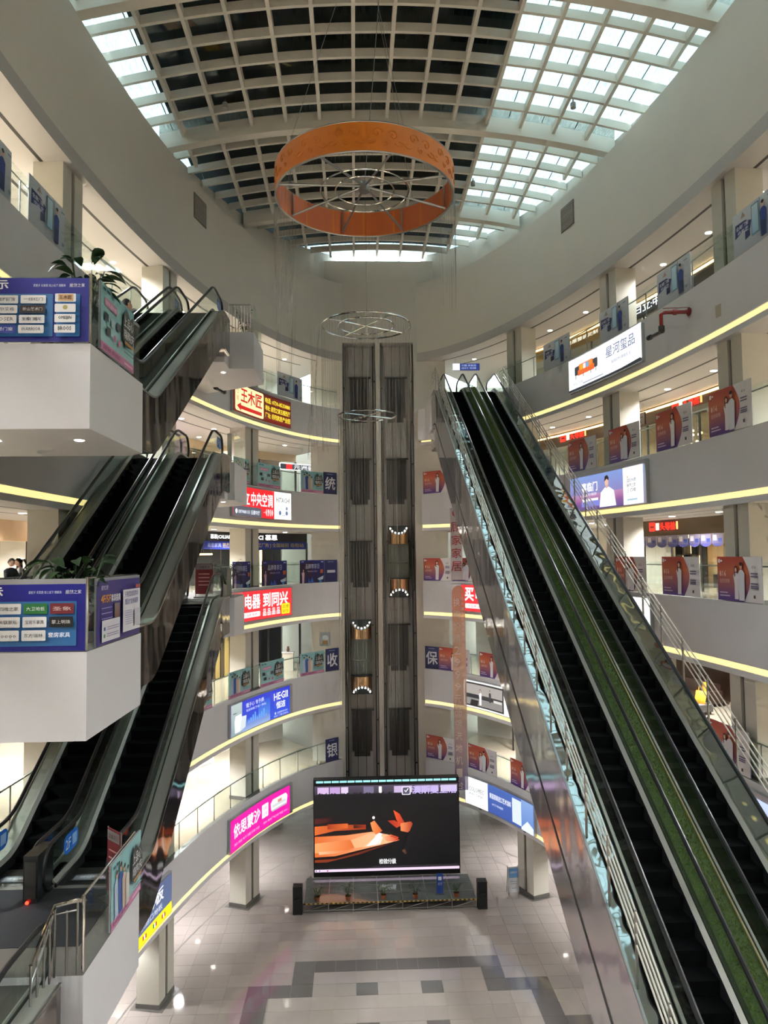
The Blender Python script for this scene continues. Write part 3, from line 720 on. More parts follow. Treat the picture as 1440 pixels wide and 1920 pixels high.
for i, ((s0, s1), d) in enumerate(zip(((14.1, 16.29), (17.28, 19.44), (20.56, 22.74), (23.72, 25.85)), ('beside the long escalators', 'left of the red-lit shop gap', 'third from the long escalators', 'nearest the viewer'))):
    poster(5, s0, s1, p816(s1-s0, 1.3, i % 2 == 1), 'orange and purple 816 poster on the right fifth-floor railing, %s' % d, '816 posters', h=1.3)
for i, ((s0, s1), d) in enumerate(zip(((17.5, 19.58), (20.66, 22.86), (23.86, 26.02)), ('behind the steel rods', 'with one woman in white', 'with a couple, nearest the viewer'))):
    poster(4, s0, s1, p816(s1-s0, 1.25, i != 1), 'orange and purple 816 poster on the right fourth-floor railing, %s' % d, '816 posters', h=1.25)
for n, s0, s1, two, d in ((5, 2.52, 4.55, 0, 'fifth-floor railing right of the lifts'), (4, 2.47, 4.35, 0, 'fourth-floor railing right of the lifts'), (4, 4.44, 6.4, 1, 'fourth-floor railing behind the hanging banner'), (3, 3.38, 5.6, 1, 'third-floor railing beside the navy character panel'), (3, 6.38, 8.4, 0, 'third-floor railing right of the lifts, second'),
        (2, 2.47, 4.34, 0, 'second-floor railing right of the lifts'), (2, 5.38, 7.56, 1, 'second-floor railing above the white and blue sign'), (2, 8.7, 10.75, 0, 'second-floor railing next to the mirrored escalator side'), (3, 23.0, 25.1, 1, 'right third-floor railing seen through the escalator glass')):
    poster(n, s0, s1, p816(s1-s0, 1.22, two), 'orange and purple 816 poster on the %s' % d, '816 posters', h=1.22)
poster(3, 2.48, 3.36, pchar(.88, 1.2, '保'), 'navy panel with one white character on the third-floor railing right of the lifts', 'navy character panels')
for n, s0, s1, t in ((5, -3.6, -2.66, '统'), (4, -3.57, -2.67, ''), (3, -3.54, -2.61, '收'), (2, -3.58, -2.68, '银')):
    poster(n, s0, s1, pchar(s1-s0, 1.2, t), 'navy panel with %s on the %s-floor railing left of the lifts' % ('one white character' if t else 'a white bar', ORD[n]), 'navy character panels')
for n, s0, s1, pe, d in ((5, -11.57, -10.08, 1, 'fifth-floor railing next to the escalator landing'), (5, -9.26, -7.18, 0, 'fifth-floor railing with product pictures'), (5, -5.37, -3.62, 1, 'fifth-floor railing beside the navy panel'),
        (3, -15.27, -13.6, 1, 'third-floor railing behind the mirrored escalator'), (3, -12.03, -10.01, 1, 'third-floor railing at the gold curtain'), (3, -9.05, -6.92, 0, 'third-floor railing below the white counter'), (3, -5.49, -3.66, 1, 'third-floor railing beside the navy panel')):
    poster(n, s0, s1, pteal(s1-s0, 1.15, pe), 'teal and pink sale poster on the left %s' % d, 'teal sale posters', h=1.15)
for s0, s1, d in ((-11.67, -9.99, 'farthest from the lifts'), (-8.88, -6.62, 'in the middle'), (-5.5, -3.6, 'beside the blank navy panel')):
    poster(4, s0, s1, pday(s1-s0, 1.2), 'dark purple brand-day poster on the left fourth-floor railing, %s' % d, 'brand-day posters')
# ---- lightbox signs on the fascia, 5.5 m long
CASE = mat('lightbox_case', 'b9bcbf', .35, .6)
def lightbox(n, s0, s1, z0, z1, pr, label, m=None):
    z = FZ(n)+z0; o = empty('lightbox_sign', RP((s0+s1)/2, 0, z), label, 'sign', 'lightboxes on the gallery fascias')
    mb = MB(); bbox(mb, s0-.03, s1+.03, -.13, 0, z-.03, FZ(n)+z1+.03, CASE, 22); W(mb, 'case', o)
    q = pr.slice().build('face', ringmap(s0, -.13, z), m or LIT, o); q.data.transform(Matrix.Translation(-o.location))
SW, SH = 5.5, 1.36
def base(col, top=None): return Print().rect(0, 0, SW, SH, col, top, n=10)
p = base('6a1812', '4a0f0c')
for k in range(5): p.rect(2.95, .15+.26*k, SW, .17+.26*k, 'a83020', n=6)
p.rrect(.18, .06, 2.95, 1.3, .12, 'fdf0b4'); p.text('巴', .30, .86, .24, 'b88060'); p.text('陵', .30, .52, .24, 'b88060'); p.text('王木匠', .72, .52, .66, 'c8201c', w=2.05, bold=.03)
p.poly([(.32, .28), (.72, .46), (.72, .35), (2.75, .35), (2.75, .18), (.72, .18), (.72, .08)], 'cc2420')
for t, v in (('电话: 0730-8533888', .92), ('地址: 居然之家五楼西厅', .56), ('厂址: 岳阳家居产业园', .20)): p.text(t, 3.08, v, .26, 'ffe640', w=2.3, bold=.03)
lightbox(6, -11.94, -6.44, -1.5, -.06, p, 'red and cream lightbox with a red arrow and yellow phone number on the sixth-floor fascia')
p = base('f2222c'); p.rect(3.95, 0, SW, SH, 'ffffff', n=4); p.text('日立', .35, .55, .62, 'ffffff', w=1.25, bold=.03); p.text('中央空调', 1.75, .55, .62, 'ffffff', w=2.05, bold=.03)
p.poly([(0, 0), (2.75, 0), (2.75, .36), (2.6, .46), (0, .46)], '5a5c66'); p.disc(.3, .22, .11, 'ffffff'); p.text('18974081151 五楼中厅', .5, .12, .2, 'e8eefc', w=2.05, bold=.03)
p.text('一号', 2.9, .2, .14, 'ffffff'); p.text('1910', 3.2, .12, .32, 'ffffff', w=.6, bold=.03)
p.text('HITACHI', 4.12, .84, .24, '4a4f58', w=1.2, bold=0.); p.disc(4.45, .32, .11, '5a6a9c'); p.disc(5.05, .32, .11, '6a78a4'); p.disc(5.05, .56, .09, '7a88b0'); p.rect(4.6, .2, 4.95, .22, '8a96b8'); p.text('日', 4.12, .24, .16, '9aa0b0'); p.text('立', 5.25, .24, .16, '9aa0b0')
lightbox(5, -11.94, -6.4, -1.42, -.02, p, 'red and white air-conditioning lightbox on the left fifth-floor fascia')
def dianqi():
    p = base('f03038'); p.text('买', .3, .55, .66, 'ffffff', w=.66, bold=.04); p.text('电器 到同兴', 1.15, .55, .66, 'ffffff', w=4.0, bold=.04)
    p.rrect(.3, .16, 2.6, .40, .06, 'ffffff'); p.text('十五年 品质 到家', .5, .21, .13, 'd8303a', w=1.8)
    for k in range(4): p.text('品', 2.85+.42*k, .14, .32, 'ffffff', bold=.03)
    p.rrect(4.55, .1, 5.3, .62, .06, 'ffe818'); p.text('五楼', 4.65, .38, .17, '7a5a10', w=.55); p.text('中厅', 4.65, .15, .17, '7a5a10', w=.55)
    return p
lightbox(4, -11.94, -6.4, -1.42, -.04, dianqi(), 'red appliance lightbox with white characters and a yellow badge on the left fourth-floor fascia')
lightbox(4, 5.22, 10.72, -1.42, -.04, dianqi(), 'red appliance lightbox behind the long escalators on the right fourth-floor fascia')
p = base('2f54d8', '2c38c8'); p.rect(0, 0, 1.05, SH, '8fa4a8', 'b9c6c4', n=2); p.rect(1.05, 0, 3.7, .5, '9db4dc', '3a62cc', n=5); p.rect(2.6, .4, 3.7, 1.1, '4f86e0', '2f56d0', n=3)
p.poly([(.35, .1), (.85, .1), (1.0, .72), (.95, .86), (.40, .84), (.30, .6)], 'f0f4f6'); p.poly([(.85, .1), (1.35, .2), (1.45, .7), (1.0, .72)], 'd6dfe6'); p.rect(.15, .95, .5, .99, '5d6a68')
for k in range(9): p.rect(1.6+.2*k, .3, 1.72+.2*k, .42+.09*(k % 4), '6fa6f0')
p.text('懂于心 专于质', 1.35, 1.02, .2, 'f4f8ff', w=1.7); p.text('恒洁智能卫浴一体机', 1.35, .84, .11, 'dfe8ff', w=1.9)
p.text('HEGII', 3.98, .86, .34, 'ffffff', w=1.25, bold=.02); p.text('恒洁', 4.2, .44, .32, 'ffffff', w=.8, bold=.03); p.disc(4.1, .24, .06, 'dfe8ff'); p.text('全国服务热线', 4.25, .19, .1, 'dfe8ff', w=.95); p.text('地址 二楼卫浴区', 3.95, .06, .09, 'dfe8ff', w=1.3)
lightbox(3, -12.13, -6.42, -1.5, -.12, p, 'blue bathroom lightbox on the left third-floor fascia')
p = base('ee10a8'); p.text('依思蒙沙', .3, .52, .58, 'ffffff', w=2.5, bold=.03); p.rrect(2.95, .5, 3.55, 1.12, .05, 'fff4fa'); p.text('功能', 3.06, .84, .16, 'e070b0', w=.38); p.text('沙发', 3.06, .6, .16, 'e070b0', w=.38)
p.poly([(3.8, .62), (5.2, .62), (5.28, .95), (5.12, 1.1), (3.95, 1.1), (3.75, .95)], 'eef2f2'); p.rect(3.9, .72, 5.1, .84, 'cfd6d8'); p.rect(4.4, .84, 4.75, .98, 'd88a80'); p.rect(3.85, .55, 5.2, .62, 'b8c0c4')
p.text('进口 真皮 布艺 功能 沙发 大全', .3, .2, .12, 'ffd6f0', w=2.4); p.text('地址: 家居广场三楼 电话: 0730', 3.05, .22, .11, 'ffd6f0', w=2.2)
lightbox(2, -12.17, -6.45, -1.6, -.2, p, 'bright magenta sofa lightbox on the left second-floor fascia')
p = base('5f6f94', '55648c'); p.rect(0, 0, SW, .38, 'fff010', n=6); p.text('安美地板', 1.9, .78, .46, 'ffffff', w=2.9, bold=.02); p.text('欧洲原装进口地板', 1.9, .48, .2, 'e8eefc', w=2.8)
for u, c in ((3.1, 'c02820'), (3.9, '2a7a40'), (4.6, 'c02820')): p.rect(u, .14, u+.1, .28, c); p.rect(u+.1, .14, u+.2, .28, 'ffffff'); p.rect(u+.2, .14, u+.3, .28, 'b02820')
lightbox(2, -23.05, -17.55, -1.52, -.13, p, 'blue-grey and yellow flooring lightbox low on the left second-floor fascia')
p = base('ffffff', 'fbfdff'); p.poly([(0, 0), (SW, 0), (SW, .10), (0, .10)], '2b2f36'); p.rrect(.5, .62, 2.3, .98, .06, '3c3f44'); p.rect(.75, .58, 2.05, .80, 'e8682a'); p.rect(.85, .8, 1.95, 1.02, 'f07a30')
for k, c in enumerate(('f0b020', 'e8e8ea', '6ab0e0', 'e89030')): p.rect(.95+.24*k, .78, 1.15+.24*k, .98, c)
for u in (.6, 1.2, 1.8, 2.2): p.rect(u, .46, u+.04, .62, '3c3f44')
p.text('星河玺品', 3.0, .72, .42, '3c5484', w=2.1, bold=.0); p.text('高端定制 家居生活', 3.4, .42, .13, '7a88a8', w=1.4); p.text('地址 六楼', .4, .22, .1, '8a94ac', w=.8); p.rect(1.2, .16, 2.8, .2, '9aa4b8'); p.poly([(3.0, 0), (SW, 0), (SW, .12), (3.6, .06)], '1d2228')
lightbox(6, 14.58, 20.04, -1.38, -.06, p, 'white lightbox with an orange sofa on the right sixth-floor fascia')
p = base('8f6a9c', '7f9ad8'); p.rect(0, .32, 4.1, .62, '9a5a92', 'b989b4', n=6); p.rect(0, 0, 4.1, .32, '5d4a86', '8a5a98', n=6); p.rect(.9, .12, 2.4, .34, '7f86d8', n=3); p.rect(1.0, .34, 2.2, .44, 'f2f0fa', n=3)
p.text('喜临门', .95, .72, .36, 'ffffff', w=1.2, bold=.03); p.text('深度好睡眠', 1.0, .54, .12, 'f0e8f8', w=1.1)
p.poly([(2.3, .04), (3.55, .04), (3.4, .62), (3.05, .78), (2.75, .78), (2.42, .6)], 'f6f4f6'); p.disc(2.88, .98, .14, 'e6b9a2', .18); p.poly([(2.72, 1.0), (2.76, 1.2), (2.95, 1.24), (3.06, 1.12), (3.02, 1.02), (2.9, 1.1)], '1c1618'); p.rect(2.82, .74, 2.96, .86, 'dba98f')
p.rect(4.1, 0, SW, SH, 'ffffff', n=3); p.disc(4.42, 1.0, .04, 'd8b060')
for t, v in (('国际大牌', .80), ('睡界之家', .62), ('三·四楼', .44)): p.text(t, 4.38, v, .14, '4a4f60', w=.62)
p.rect(4.4, .14, 5.1, .20, 'a8c4d8')
lightbox(5, 14.45, 20.05, -1.55, -.06, p, 'lightbox with a man in white over a purple landscape on the right fifth-floor fascia')
p = base('ffffff'); p.text('顾家家居', .8, .55, .45, 'c84040', w=2.4); p.text('全屋定制', 3.9, .6, .3, '5a70b0', w=1.2); p.rect(.8, .3, 4.6, .34, 'b8c0d8')
lightbox(4, 14.55, 20.06, -1.42, -.04, p, 'white lightbox behind the steel rods on the right fourth-floor fascia')
p = base('f4f6f6'); p.rect(.12, .08, 3.2, 1.28, '2c2a2c', n=4); p.rect(.2, .7, 3.1, 1.2, 'a8a29c', n=4); p.rect(.2, .15, 3.1, .5, '8c8884', n=4); woman(p, 1.3, .2, .8, 'f4f4f4'); man(p, 2.1, .45, .62, '3a3a3e'); p.rect(2.4, .5, 3.1, .62, 'd8d4ce'); p.poly([(.5, .1), (1.1, .1), (1.2, .42), (.6, .42)], '151416')
p.text('定制厨房', 3.5, .6, .35, '50545c', w=1.6); p.rect(3.5, .4, 4.9, .43, 'b0b4bc')
lightbox(3, 5.28, 10.75, -1.53, -.16, p, 'white lightbox with a black and white kitchen picture on the right third-floor fascia')
p = base('3f5aa8', '4a68b4'); p.rect(0, 0, 1.75, SH, 'ffffff', n=3); p.text('COLOMEC', .28, .70, .22, '56606e', w=1.15); p.text('意·格兰 艺术涂料', .3, .5, .12, '7a8290', w=1.1); p.text('意国原装进口艺术涂料', 1.9, .72, .26, 'f4f8ff', w=1.75, bold=.02); p.text('中厅电梯旁', 2.1, .4, .12, 'dfe8fc', w=.9)
p.rect(3.75, .12, 4.5, 1.24, 'dce8f6', n=2); p.rect(4.5, 0, SW, SH, '5f86cc', '88a8dc', n=2); p.poly([(4.5, .1), (5.0, .5), (SW, .3), (SW, .0), (4.5, 0)], 'e8f0fa')
lightbox(2, 5.27, 10.75, -1.68, -.28, p, 'white and blue art-paint lightbox on the right second-floor fascia')
p = base('a8bcf0', 'c4d4fc'); p.poly([(.6, 0), (2.0, 0), (1.7, 1.36), (1.0, 1.36)], '8a6a9c'); woman(p, 3.0, .05, 1.25, 'e8ecfc'); p.text('大自然家居', 3.6, .6, .3, 'ffffff', w=1.6)
lightbox(3, 22.6, 28.1, -1.6, -.12, p, 'pale blue lightbox on the right third-floor fascia beside the escalator glass')
# ---- boards on the landing boxes
def flatboard(name, o3, u, w, h, pr, label, cat='board', group=None, lit=None, th=.03):
    u = Vector(u).normalized(); up = Vector((0, 0, 1)); nn = u.cross(up); o3 = Vector(o3)
    e = empty(name, o3, label, cat, group)
    mb = MB(); mb.prism([(0, 0, 0), u*w, u*w+up*h, up*h], nn*-th, (0, 0, 0), BACKP); mb.build('board', e)
    pr.build('print', planemap((0, 0, 0), u, up), lit or PRINT, e); return e
def brandboard(rows, extra, last):
    w, h = 3.2, 1.02; p = Print().rect(0, 0, w, h, '12147e', '15178a'); p.text('品牌展示', w-1.25, .84, .15, 'ffffff', w=.8, al='r', bold=.03) ; p.text('爱脸子 买家居 线上线下 随都来', w-.86, .875, .045, 'e4e8ff', w=.5); p.text('居然之家', w-.30, .87, .06, 'ffffff', w=.24)
    x0 = w-2.9; p.rrect(x0, .08, w-.55 if extra else w-.13, .76, .02, '3574b0')
    if extra: p.rrect(w-.50, .08, w-.13, .76, .02, '3574b0')
    return p, w, h
p, w, h = brandboard(None, True, None)
g = [['欧派门窗', '伊米兰顿', '圣堡罗铝门窗', '一线红门'], ['富轩门', 'TOMD', '贝尔艾格', '新山艺术门'], ['梦天木门', '派的门窗', 'MOSER', '臻家'], ['轩尼斯', '尚门窗', '皇派门窗', 'WARRIOR']]
tc = [['3a5ac0', '33459c', '303040', 'd04848'], ['444', '', '', ''], ['', '', '', ''], ['', '', '', '']]
for r in range(4):
    for c in range(4):
        u = w-2.25+.43*c-.08; v = .60-.165*r; bgc = 'f4f2f0'; fg = '3a3f5c'
        if (r, c) == (1, 3): bgc, fg = '2a2224', 'e8dcd0'
        if (r, c) == (3, 2): bgc, fg = '26399c', 'ffffff'
        if (r, c) == (2, 1): bgc, fg = 'd4cc30', '5a5410'
        if (r, c) == (1, 1): fg = 'c8452c'
        p.rrect(u, v, u+.39, v+.13, .015, bgc); p.text(g[r][c], u+.195, v+.04, .055, fg, w=.30, al='c')
for r, t in enumerate(('王木匠', '金牌', 'OMEIJIN', 'BROOS')):
    v = .60-.165*r; p.rrect(w-.48, v, w-.16, v+.13, .015, 'f4f2f0')
    if r == 0: p.rect(w-.43, v+.01, w-.2, v+.12, 'd8b080')
    if r == 1: p.disc(w-.32, v+.075, .035, 'b8b060')
    else: p.text(t, w-.32, v+.04, .06, '2a2420' if r else '5a2a18', w=.2, al='c', bold=.02)
flatboard('brand_board', (-8.85, -4.37, 19.32), (1, 0, 0), 3.2, 1.02, p, 'blue brand board with white logo tiles on the fifth-floor landing', group='blue brand boards')
p, w, h = brandboard(None, False, None)
g = [['喜之郎', '顾家木作', '四维之家', '大卫地板', '圣象', '红木'], ['卡诺亚', '左右', '美联家私', '宝居乐家具', '掌上明珠', '芝华仕'], ['慕思', '雅兰', 'Eoooo', '东方瑞林', '安迪欧', '']]
for r in range(3):
    for c in range(5):
        u = w-2.24+.40*c+.12; v = .57-.20*r; bgc, fg = 'f2f0ee', '3a3a40'
        if (r, c) == (0, 3): bgc, fg = '2a7a3c', 'ffffff'
        if (r, c) == (0, 4): bgc, fg = '7a2430', 'f0dcd0'
        if (r, c) == (1, 4): bgc, fg = '1c1c1e', 'e8e4dc'
        if (r, c) == (2, 4): p.text('套房家具', u, v+.05, .075, 'f4f6ff', w=.33, bold=.02); continue
        p.rrect(u, v, u+.36, v+.16, .015, bgc); p.text(g[r][c], u+.18, v+.05, .06, fg, w=.28, al='c')
flatboard('brand_board', (-8.85, -4.37, 14.52), (1, 0, 0), 3.2, 1.10, p, 'blue brand board with white logo tiles on the fourth-floor landing', group='blue brand boards')
flatboard('sale_board', (-5.60, -4.0, 19.33), (.01, 1, 0), 1.75, 1.12, pteal(1.75, 1.12, False), 'teal and pink sale board on the side of the fifth-floor landing', group='teal sale boards on the landings')
p = Print(); w, h = 2.45, 1.1; p.rect(0, 0, w, h, '382e78', '3c3680'); p.text('居然之家', .22, .94, .08, 'e8e6fa', w=.35); p.text('4F/5F', .2, .72, .13, 'f0a030', w=.5, bold=.02); p.text('家具指南', .72, .72, .13, 'ffffff', w=.5, bold=.02)
for k in range(3): p.rect(.2, .62-.09*k, .75, .635-.09*k, 'a8a0e0')
p.rect(.85, .42, 1.15, .68, '6a4a44', '8a7a74'); p.rect(.2, .05, 1.15, .42, 'e8e6ee'); p.rect(.28, .12, .36, .18, '3c9a50'); p.rect(.28, .24, .36, .30, '3c60b0')
for v in (.13, .17, .25, .29): p.rect(.42, v, 1.05, v+.012, '8a88a0')
p.rect(1.25, .12, 2.3, .90, 'eceaf0'); p.text('只有您找到卖场', 1.35, .76, .11, '3c3c90', w=.8); p.text('售后才会有保障', 1.35, .62, .11, '3c3c90', w=.8)
for k in range(7): p.rect(1.32, .50-.04*k, 1.75, .508-.04*k, '8a88c0')
p.rect(1.85, .2, 2.22, .52, 'd4d2da'); p.rect(1.9, .92, 2.2, .98, 'c04848')
flatboard('notice_board', (-5.60, -4.05, 14.53), (.01, 1, 0), 2.3, 1.08, p.shift(0, 0, 2.3/2.45), 'purple floor-guide notice board on the side of the fourth-floor landing')
flatboard('sale_board', (-5.60, -3.2, 9.75), (.01, 1, 0), 1.65, 1.08, pteal(1.65, 1.08, True), 'teal and pink sale board on the side of the third-floor landing', group='teal sale boards on the landings')
# landing railings: glass sheets on the box edges
for n in (3, 4, 5):
    z = FZ(n)+.1; o = empty('landing_railing', (-5.62, -3, z), 'glass railing round the white landing at the foot of the %s-floor escalators' % ORD[n], 'railing', 'glass railings of the landings')
    mb = MB().box(-5.645, -5.635, -4.25, -1.65, z, z+1.12, GLASS); W(mb, 'glass_panel', o)
    mb = MB().box(-9.2, -5.68, -4.325, -4.315, z, z+1.08, GLASS); W(mb, 'glass_panel', o) if n != 3 else None
    mb = MB().tube([(-5.67, -4.3, z+1.12), (-5.66, -1.65, z+1.12)], .022, 8, CHROME); W(mb, 'handrail', o, True)
    mb = MB().tube([(-5.66, -4.28, z), (-5.66, -4.28, z+1.14)], .025, 8, CHROME); W(mb, 'post', o, True)
# steel barrier at the third-floor landing corner
o = empty('steel_barrier', (-5.9, -4.5, 9.7), 'stainless steel barrier with upright bars at the third-floor landing corner', 'barrier')
mb = MB().tube([(-6.05, -5.2, 10.3), (-6.05, -4.75, 10.55), (-6.03, -4.42, 10.75), (-5.72, -4.36, 10.8), (-5.66, -4.2, 10.72)], .03, 8, CHROME); W(mb, 'top_rail', o, True)
for x, y, t in ((-6.05, -5.2, 10.3), (-6.05, -4.98, 10.42), (-6.05, -4.75, 10.55), (-6.04, -4.58, 10.64), (-6.03, -4.42, 10.75), (-5.87, -4.38, 10.66), (-5.72, -4.36, 10.8)):
    mb = MB().tube([(x, y, 9.72), (x, y, t)], .018, 8, STEEL); W(mb, 'bar', o, True)
mb = MB().tube([(-6.05, -5.2, 10.0), (-6.05, -4.42, 10.62), (-5.72, -4.36, 10.66)], .016, 8, STEEL); W(mb, 'mid_rail', o, True)
for n, xr, y0 in ((4, -5.76, 10.5), (5, -5.77, 10.6), (6, -5.12, 10.9)):
    z = FZ(n)+.1; y1 = 12.5 if n == 4 else 13.2; o = empty('landing_railing', (xr, y0, z), 'railing of glass and steel bars at the head of the escalators on the %s floor' % ORD[n], 'railing', 'glass railings of the landings')
    mb = MB().box(xr-.01, xr, y0, y1, z, z+1.1, GLASS); W(mb, 'glass_panel', o)
    mb = MB().tube([(-6.0, y0-.02, z+1.02), (xr-.1, y0-.02, z+1.02)], .022, 8, STEEL); W(mb, 'top_rail', o, True)
    k = 7
    for i in range(k+1):
        x = -6.0+(xr-.1+6.0)*i/k; mb = MB().tube([(x, y0-.02, z), (x, y0-.02, z+1.02)], .014, 6, STEEL); W(mb, 'bar', o)
# ================================================================== LIGHTS IN THE GALLERY CEILINGS
dl = MB().lathe([(0, -.004), (.085, -.004), (.085, -.012), (.105, -.012), (.11, 0), (0, 0)], 12, LAMPM).mesh('downlight')
def downlight(n, s, off, side, lit):
    z = FZ(n)+2.85; c = RP(s, off, z); o = obj('downlight', dl, None, c)
    tag(o, 'round recessed downlight in the ceiling of the %s %s-floor gallery' % (side, ORD[n]), 'downlight', 'downlights of the %s %s-floor gallery' % (side, ORD[n]))
    if lit:
        l = bpy.data.lights.new('downlight_lamp', 'SPOT'); l.energy = 600*LAMP*lit; l.spot_size = math.radians(150); l.spot_blend = .6; l.shadow_soft_size = .16; l.color = (.98, .985, 1.)
        q = bpy.data.objects.new('downlight_lamp', l); C.objects.link(q); q.parent = o; q.location = (0, 0, -.04)
for n in range(1, 7):
    for side, sg in (('left', -1), ('right', 1)):
        f = ({1: .3, 2: .8, 3: .65, 4: .9, 5: 1., 6: .95} if sg < 0 else {1: .3, 2: .7, 3: .6, 4: .7, 5: .7, 6: .4})[n]
        for i in range(10):
            s = sg*(4.6+2.75*i)
            downlight(n, s, 1.9, side, f if i % 2 else 0)
            downlight(n, s+sg*1.2, 3.9, side, f if i % 2 == 0 else 0)
        for i in range(5): downlight(n, sg*(33.5+5.2*i), 1.8, side, max(f, .8)*.95)
# ================================================================== CHANDELIER
ORANGE = mat('orange_panel', 'dc7c22', .45, noise=.12, nscale=1.5); WOOD2 = mat('orange_inside', 'd06a30', .5, noise=.15, nscale=3, stretch=(1, 1, .2))
CX, CY = -1.12, 5.0
ch = empty('ring_chandelier', (CX, CY, 26.25), 'large orange ring chandelier with cloud scroll reliefs hanging under the skylight', 'chandelier')
R1, HB = 2.58, .78
NB = 16
for i in range(NB):
    a0, a1 = 2*math.pi*i/NB, 2*math.pi*(i+1)/NB
    mb = MB(); mb.lathe([(R1, 0), (R1, HB), (R1-.05, HB), (R1-.05, 0), (R1, 0)], 5, ORANGE, a0=a0, a1=a1); W2 = mb.build('band_panel', ch, smooth=True)
    mb = MB(); mb.lathe([(R1-.055, .03), (R1-.055, HB-.03)], 5, WOOD2, a0=a0+.012, a1=a1-.012); mb.build('inner_panel', ch, smooth=True)
def scroll(c, sx, rot):
    pts = []
    for k in range(22):
        t = k/21*4.2*math.pi*.55; r = .15*(1-k/24); pts.append((r*math.cos(t+rot)*sx, r*math.sin(t+rot)))
    return pts
def relief(a):
    mb = MB()
    def onband(u, v): t = a+u/R1; return (CX*0+(R1+.008)*math.cos(t), (R1+.008)*math.sin(t), HB*.52+v)
    for du, dv, sx, rot, k in ((-.22, .08, 1, 0, 1.), (.2, .05, -1, .5, .95), (.0, -.16, 1, 2.2, .6)):
        mb.tube([onband(du+x*k, dv+y*k) for x, y in scroll(0, sx, rot)], .012, 5, ORANGE)
    mb.tube([onband(.25+.4*t, -.15-.06*math.sin(t*5)) for t in [i/10 for i in range(11)]], .012, 5, ORANGE)
    mb.tube([onband(-.25-.4*t, -.15-.06*math.sin(t*5)) for t in [i/10 for i in range(11)]], .012, 5, ORANGE)
    mb.build('cloud_relief', ch, smooth=True)
for i in range(NB): relief(2*math.pi*(i+.5)/NB)
for z in (0, HB): MB().tube([(R1*math.cos(2*math.pi*i/64)*.992, R1*math.sin(2*math.pi*i/64)*.992, z) for i in range(64)], .03, 6, STEEL, closed=True).build('rim', ch, smooth=True)
for i in range(8):
    t = 2*math.pi*(i+.35)/8; MB().tube([(.12*math.cos(t), .12*math.sin(t), .36), (R1*.985*math.cos(t), R1*.985*math.sin(t), .06)], .035, 6, STEEL).build('spoke', ch)
    MB().box(-.02, .02, -.02, .02, .02, HB-.02, STEEL).build('upright', ch, (R1*.965*math.cos(t), R1*.965*math.sin(t), 0))
for r in (.85, 1.28): MB().tube([(r*math.cos(2*math.pi*i/48), r*math.sin(2*math.pi*i/48), .26-.04*r) for i in range(48)], .025, 6, CHROME, closed=True).build('hoop', ch, smooth=True)
MB().lathe([(0, .2), (.14, .2), (.16, .3), (.14, .48), (0, .5)], 12, STEEL).build('hub', ch, smooth=True)
MB().box(.12, .26, -.05, .09, .42, .54, mat('hub_light', 'e8e2d0', .4)).build('junction_box', ch)
MB().tube([(0, 0, .5), (.25, -.35, 3.2), (.5, -.7, 6.1)], .012, 5, STEEL).build('cable', ch)
for t in (.9, 3.0, 5.1): MB().tube([(R1*math.cos(t), R1*math.sin(t), HB), (R1*.3*math.cos(t), R1*.3*math.sin(t), 6.0)], .008, 5, STEEL).build('hanger', ch)
def hoopring(z, r, r2, label):
    o = empty('wire_hoop', (CX, CY, z), label, 'hoop', 'bare hoops below the orange ring')
    for q in (r, r2):
        if q: MB().tube([(q*math.cos(2*math.pi*i/48), q*math.sin(2*math.pi*i/48), 0) for i in range(48)], .022, 6, CHROME, closed=True).build('hoop', o, smooth=True)
    for a in (.55, 2.15): MB().tube([(r*math.cos(a), r*math.sin(a), 0), (-r*math.cos(a), -r*math.sin(a), 0)], .02, 6, CHROME).build('cross_bar', o)
    return o
hoopring(22.5, 1.27, .8, 'upper bare steel hoop hanging below the orange ring'); hoopring(19.9, .83, 0, 'lower bare steel hoop hanging in front of the lifts')
BEAD = mat('crystal_thread', '8d887c', .25, .2)
mb = MB(); rnd = random.Random(11)
def strand(x, y, z0, z1, sway=.0, th=.0028):
    pts = [(x+sway*math.sin(3.1*k/6+x*9), y, z0+(z1-z0)*k/6) for k in range(7)]; mb.tube(pts, th, 3, BEAD)
for i in range(150):
    t = 2*math.pi*i/150; strand(CX+(R1-.02)*math.cos(t), CY+(R1-.02)*math.sin(t), 26.25, 26.25-rnd.choice((.15, .2, .25, .3, .2)))
for i in range(46):
    t = rnd.uniform(2.5, 3.9); strand(CX+R1*math.cos(t), CY+R1*math.sin(t), 26.25, rnd.uniform(20.8, 24), .03, .002)
for i in range(22):
    t = rnd.uniform(-.5, .5); strand(CX+R1*math.cos(t), CY+R1*math.sin(t), 26.25, rnd.uniform(22.5, 24.5), .03, .002)
for i in range(70):
    t = 2*math.pi*i/70; strand(CX+1.27*math.cos(t), CY+1.27*math.sin(t), 22.5, rnd.choice((19.2, 19.6, 20.4, 18.9)), .01)
for i in range(60):
    t = 2*math.pi*i/60; strand(CX+.83*math.cos(t), CY+.83*math.sin(t), 19.9, rnd.uniform(11.4, 12.6) if i % 3 else rnd.uniform(13.5, 18), .006)
for i in range(14): strand(CX+rnd.uniform(-1.7, -1.3), CY+rnd.uniform(-.4, .4), 22.4, rnd.uniform(18.2, 19.6), .1, .002)
strand(CX+.02, CY, 26.3, 19.9, 0, .006)
cur = mb.build('crystal_strands'); tag(cur, 'curtain of fine crystal threads hanging from the orange ring and the hoops', 'bead curtain', kind='stuff')
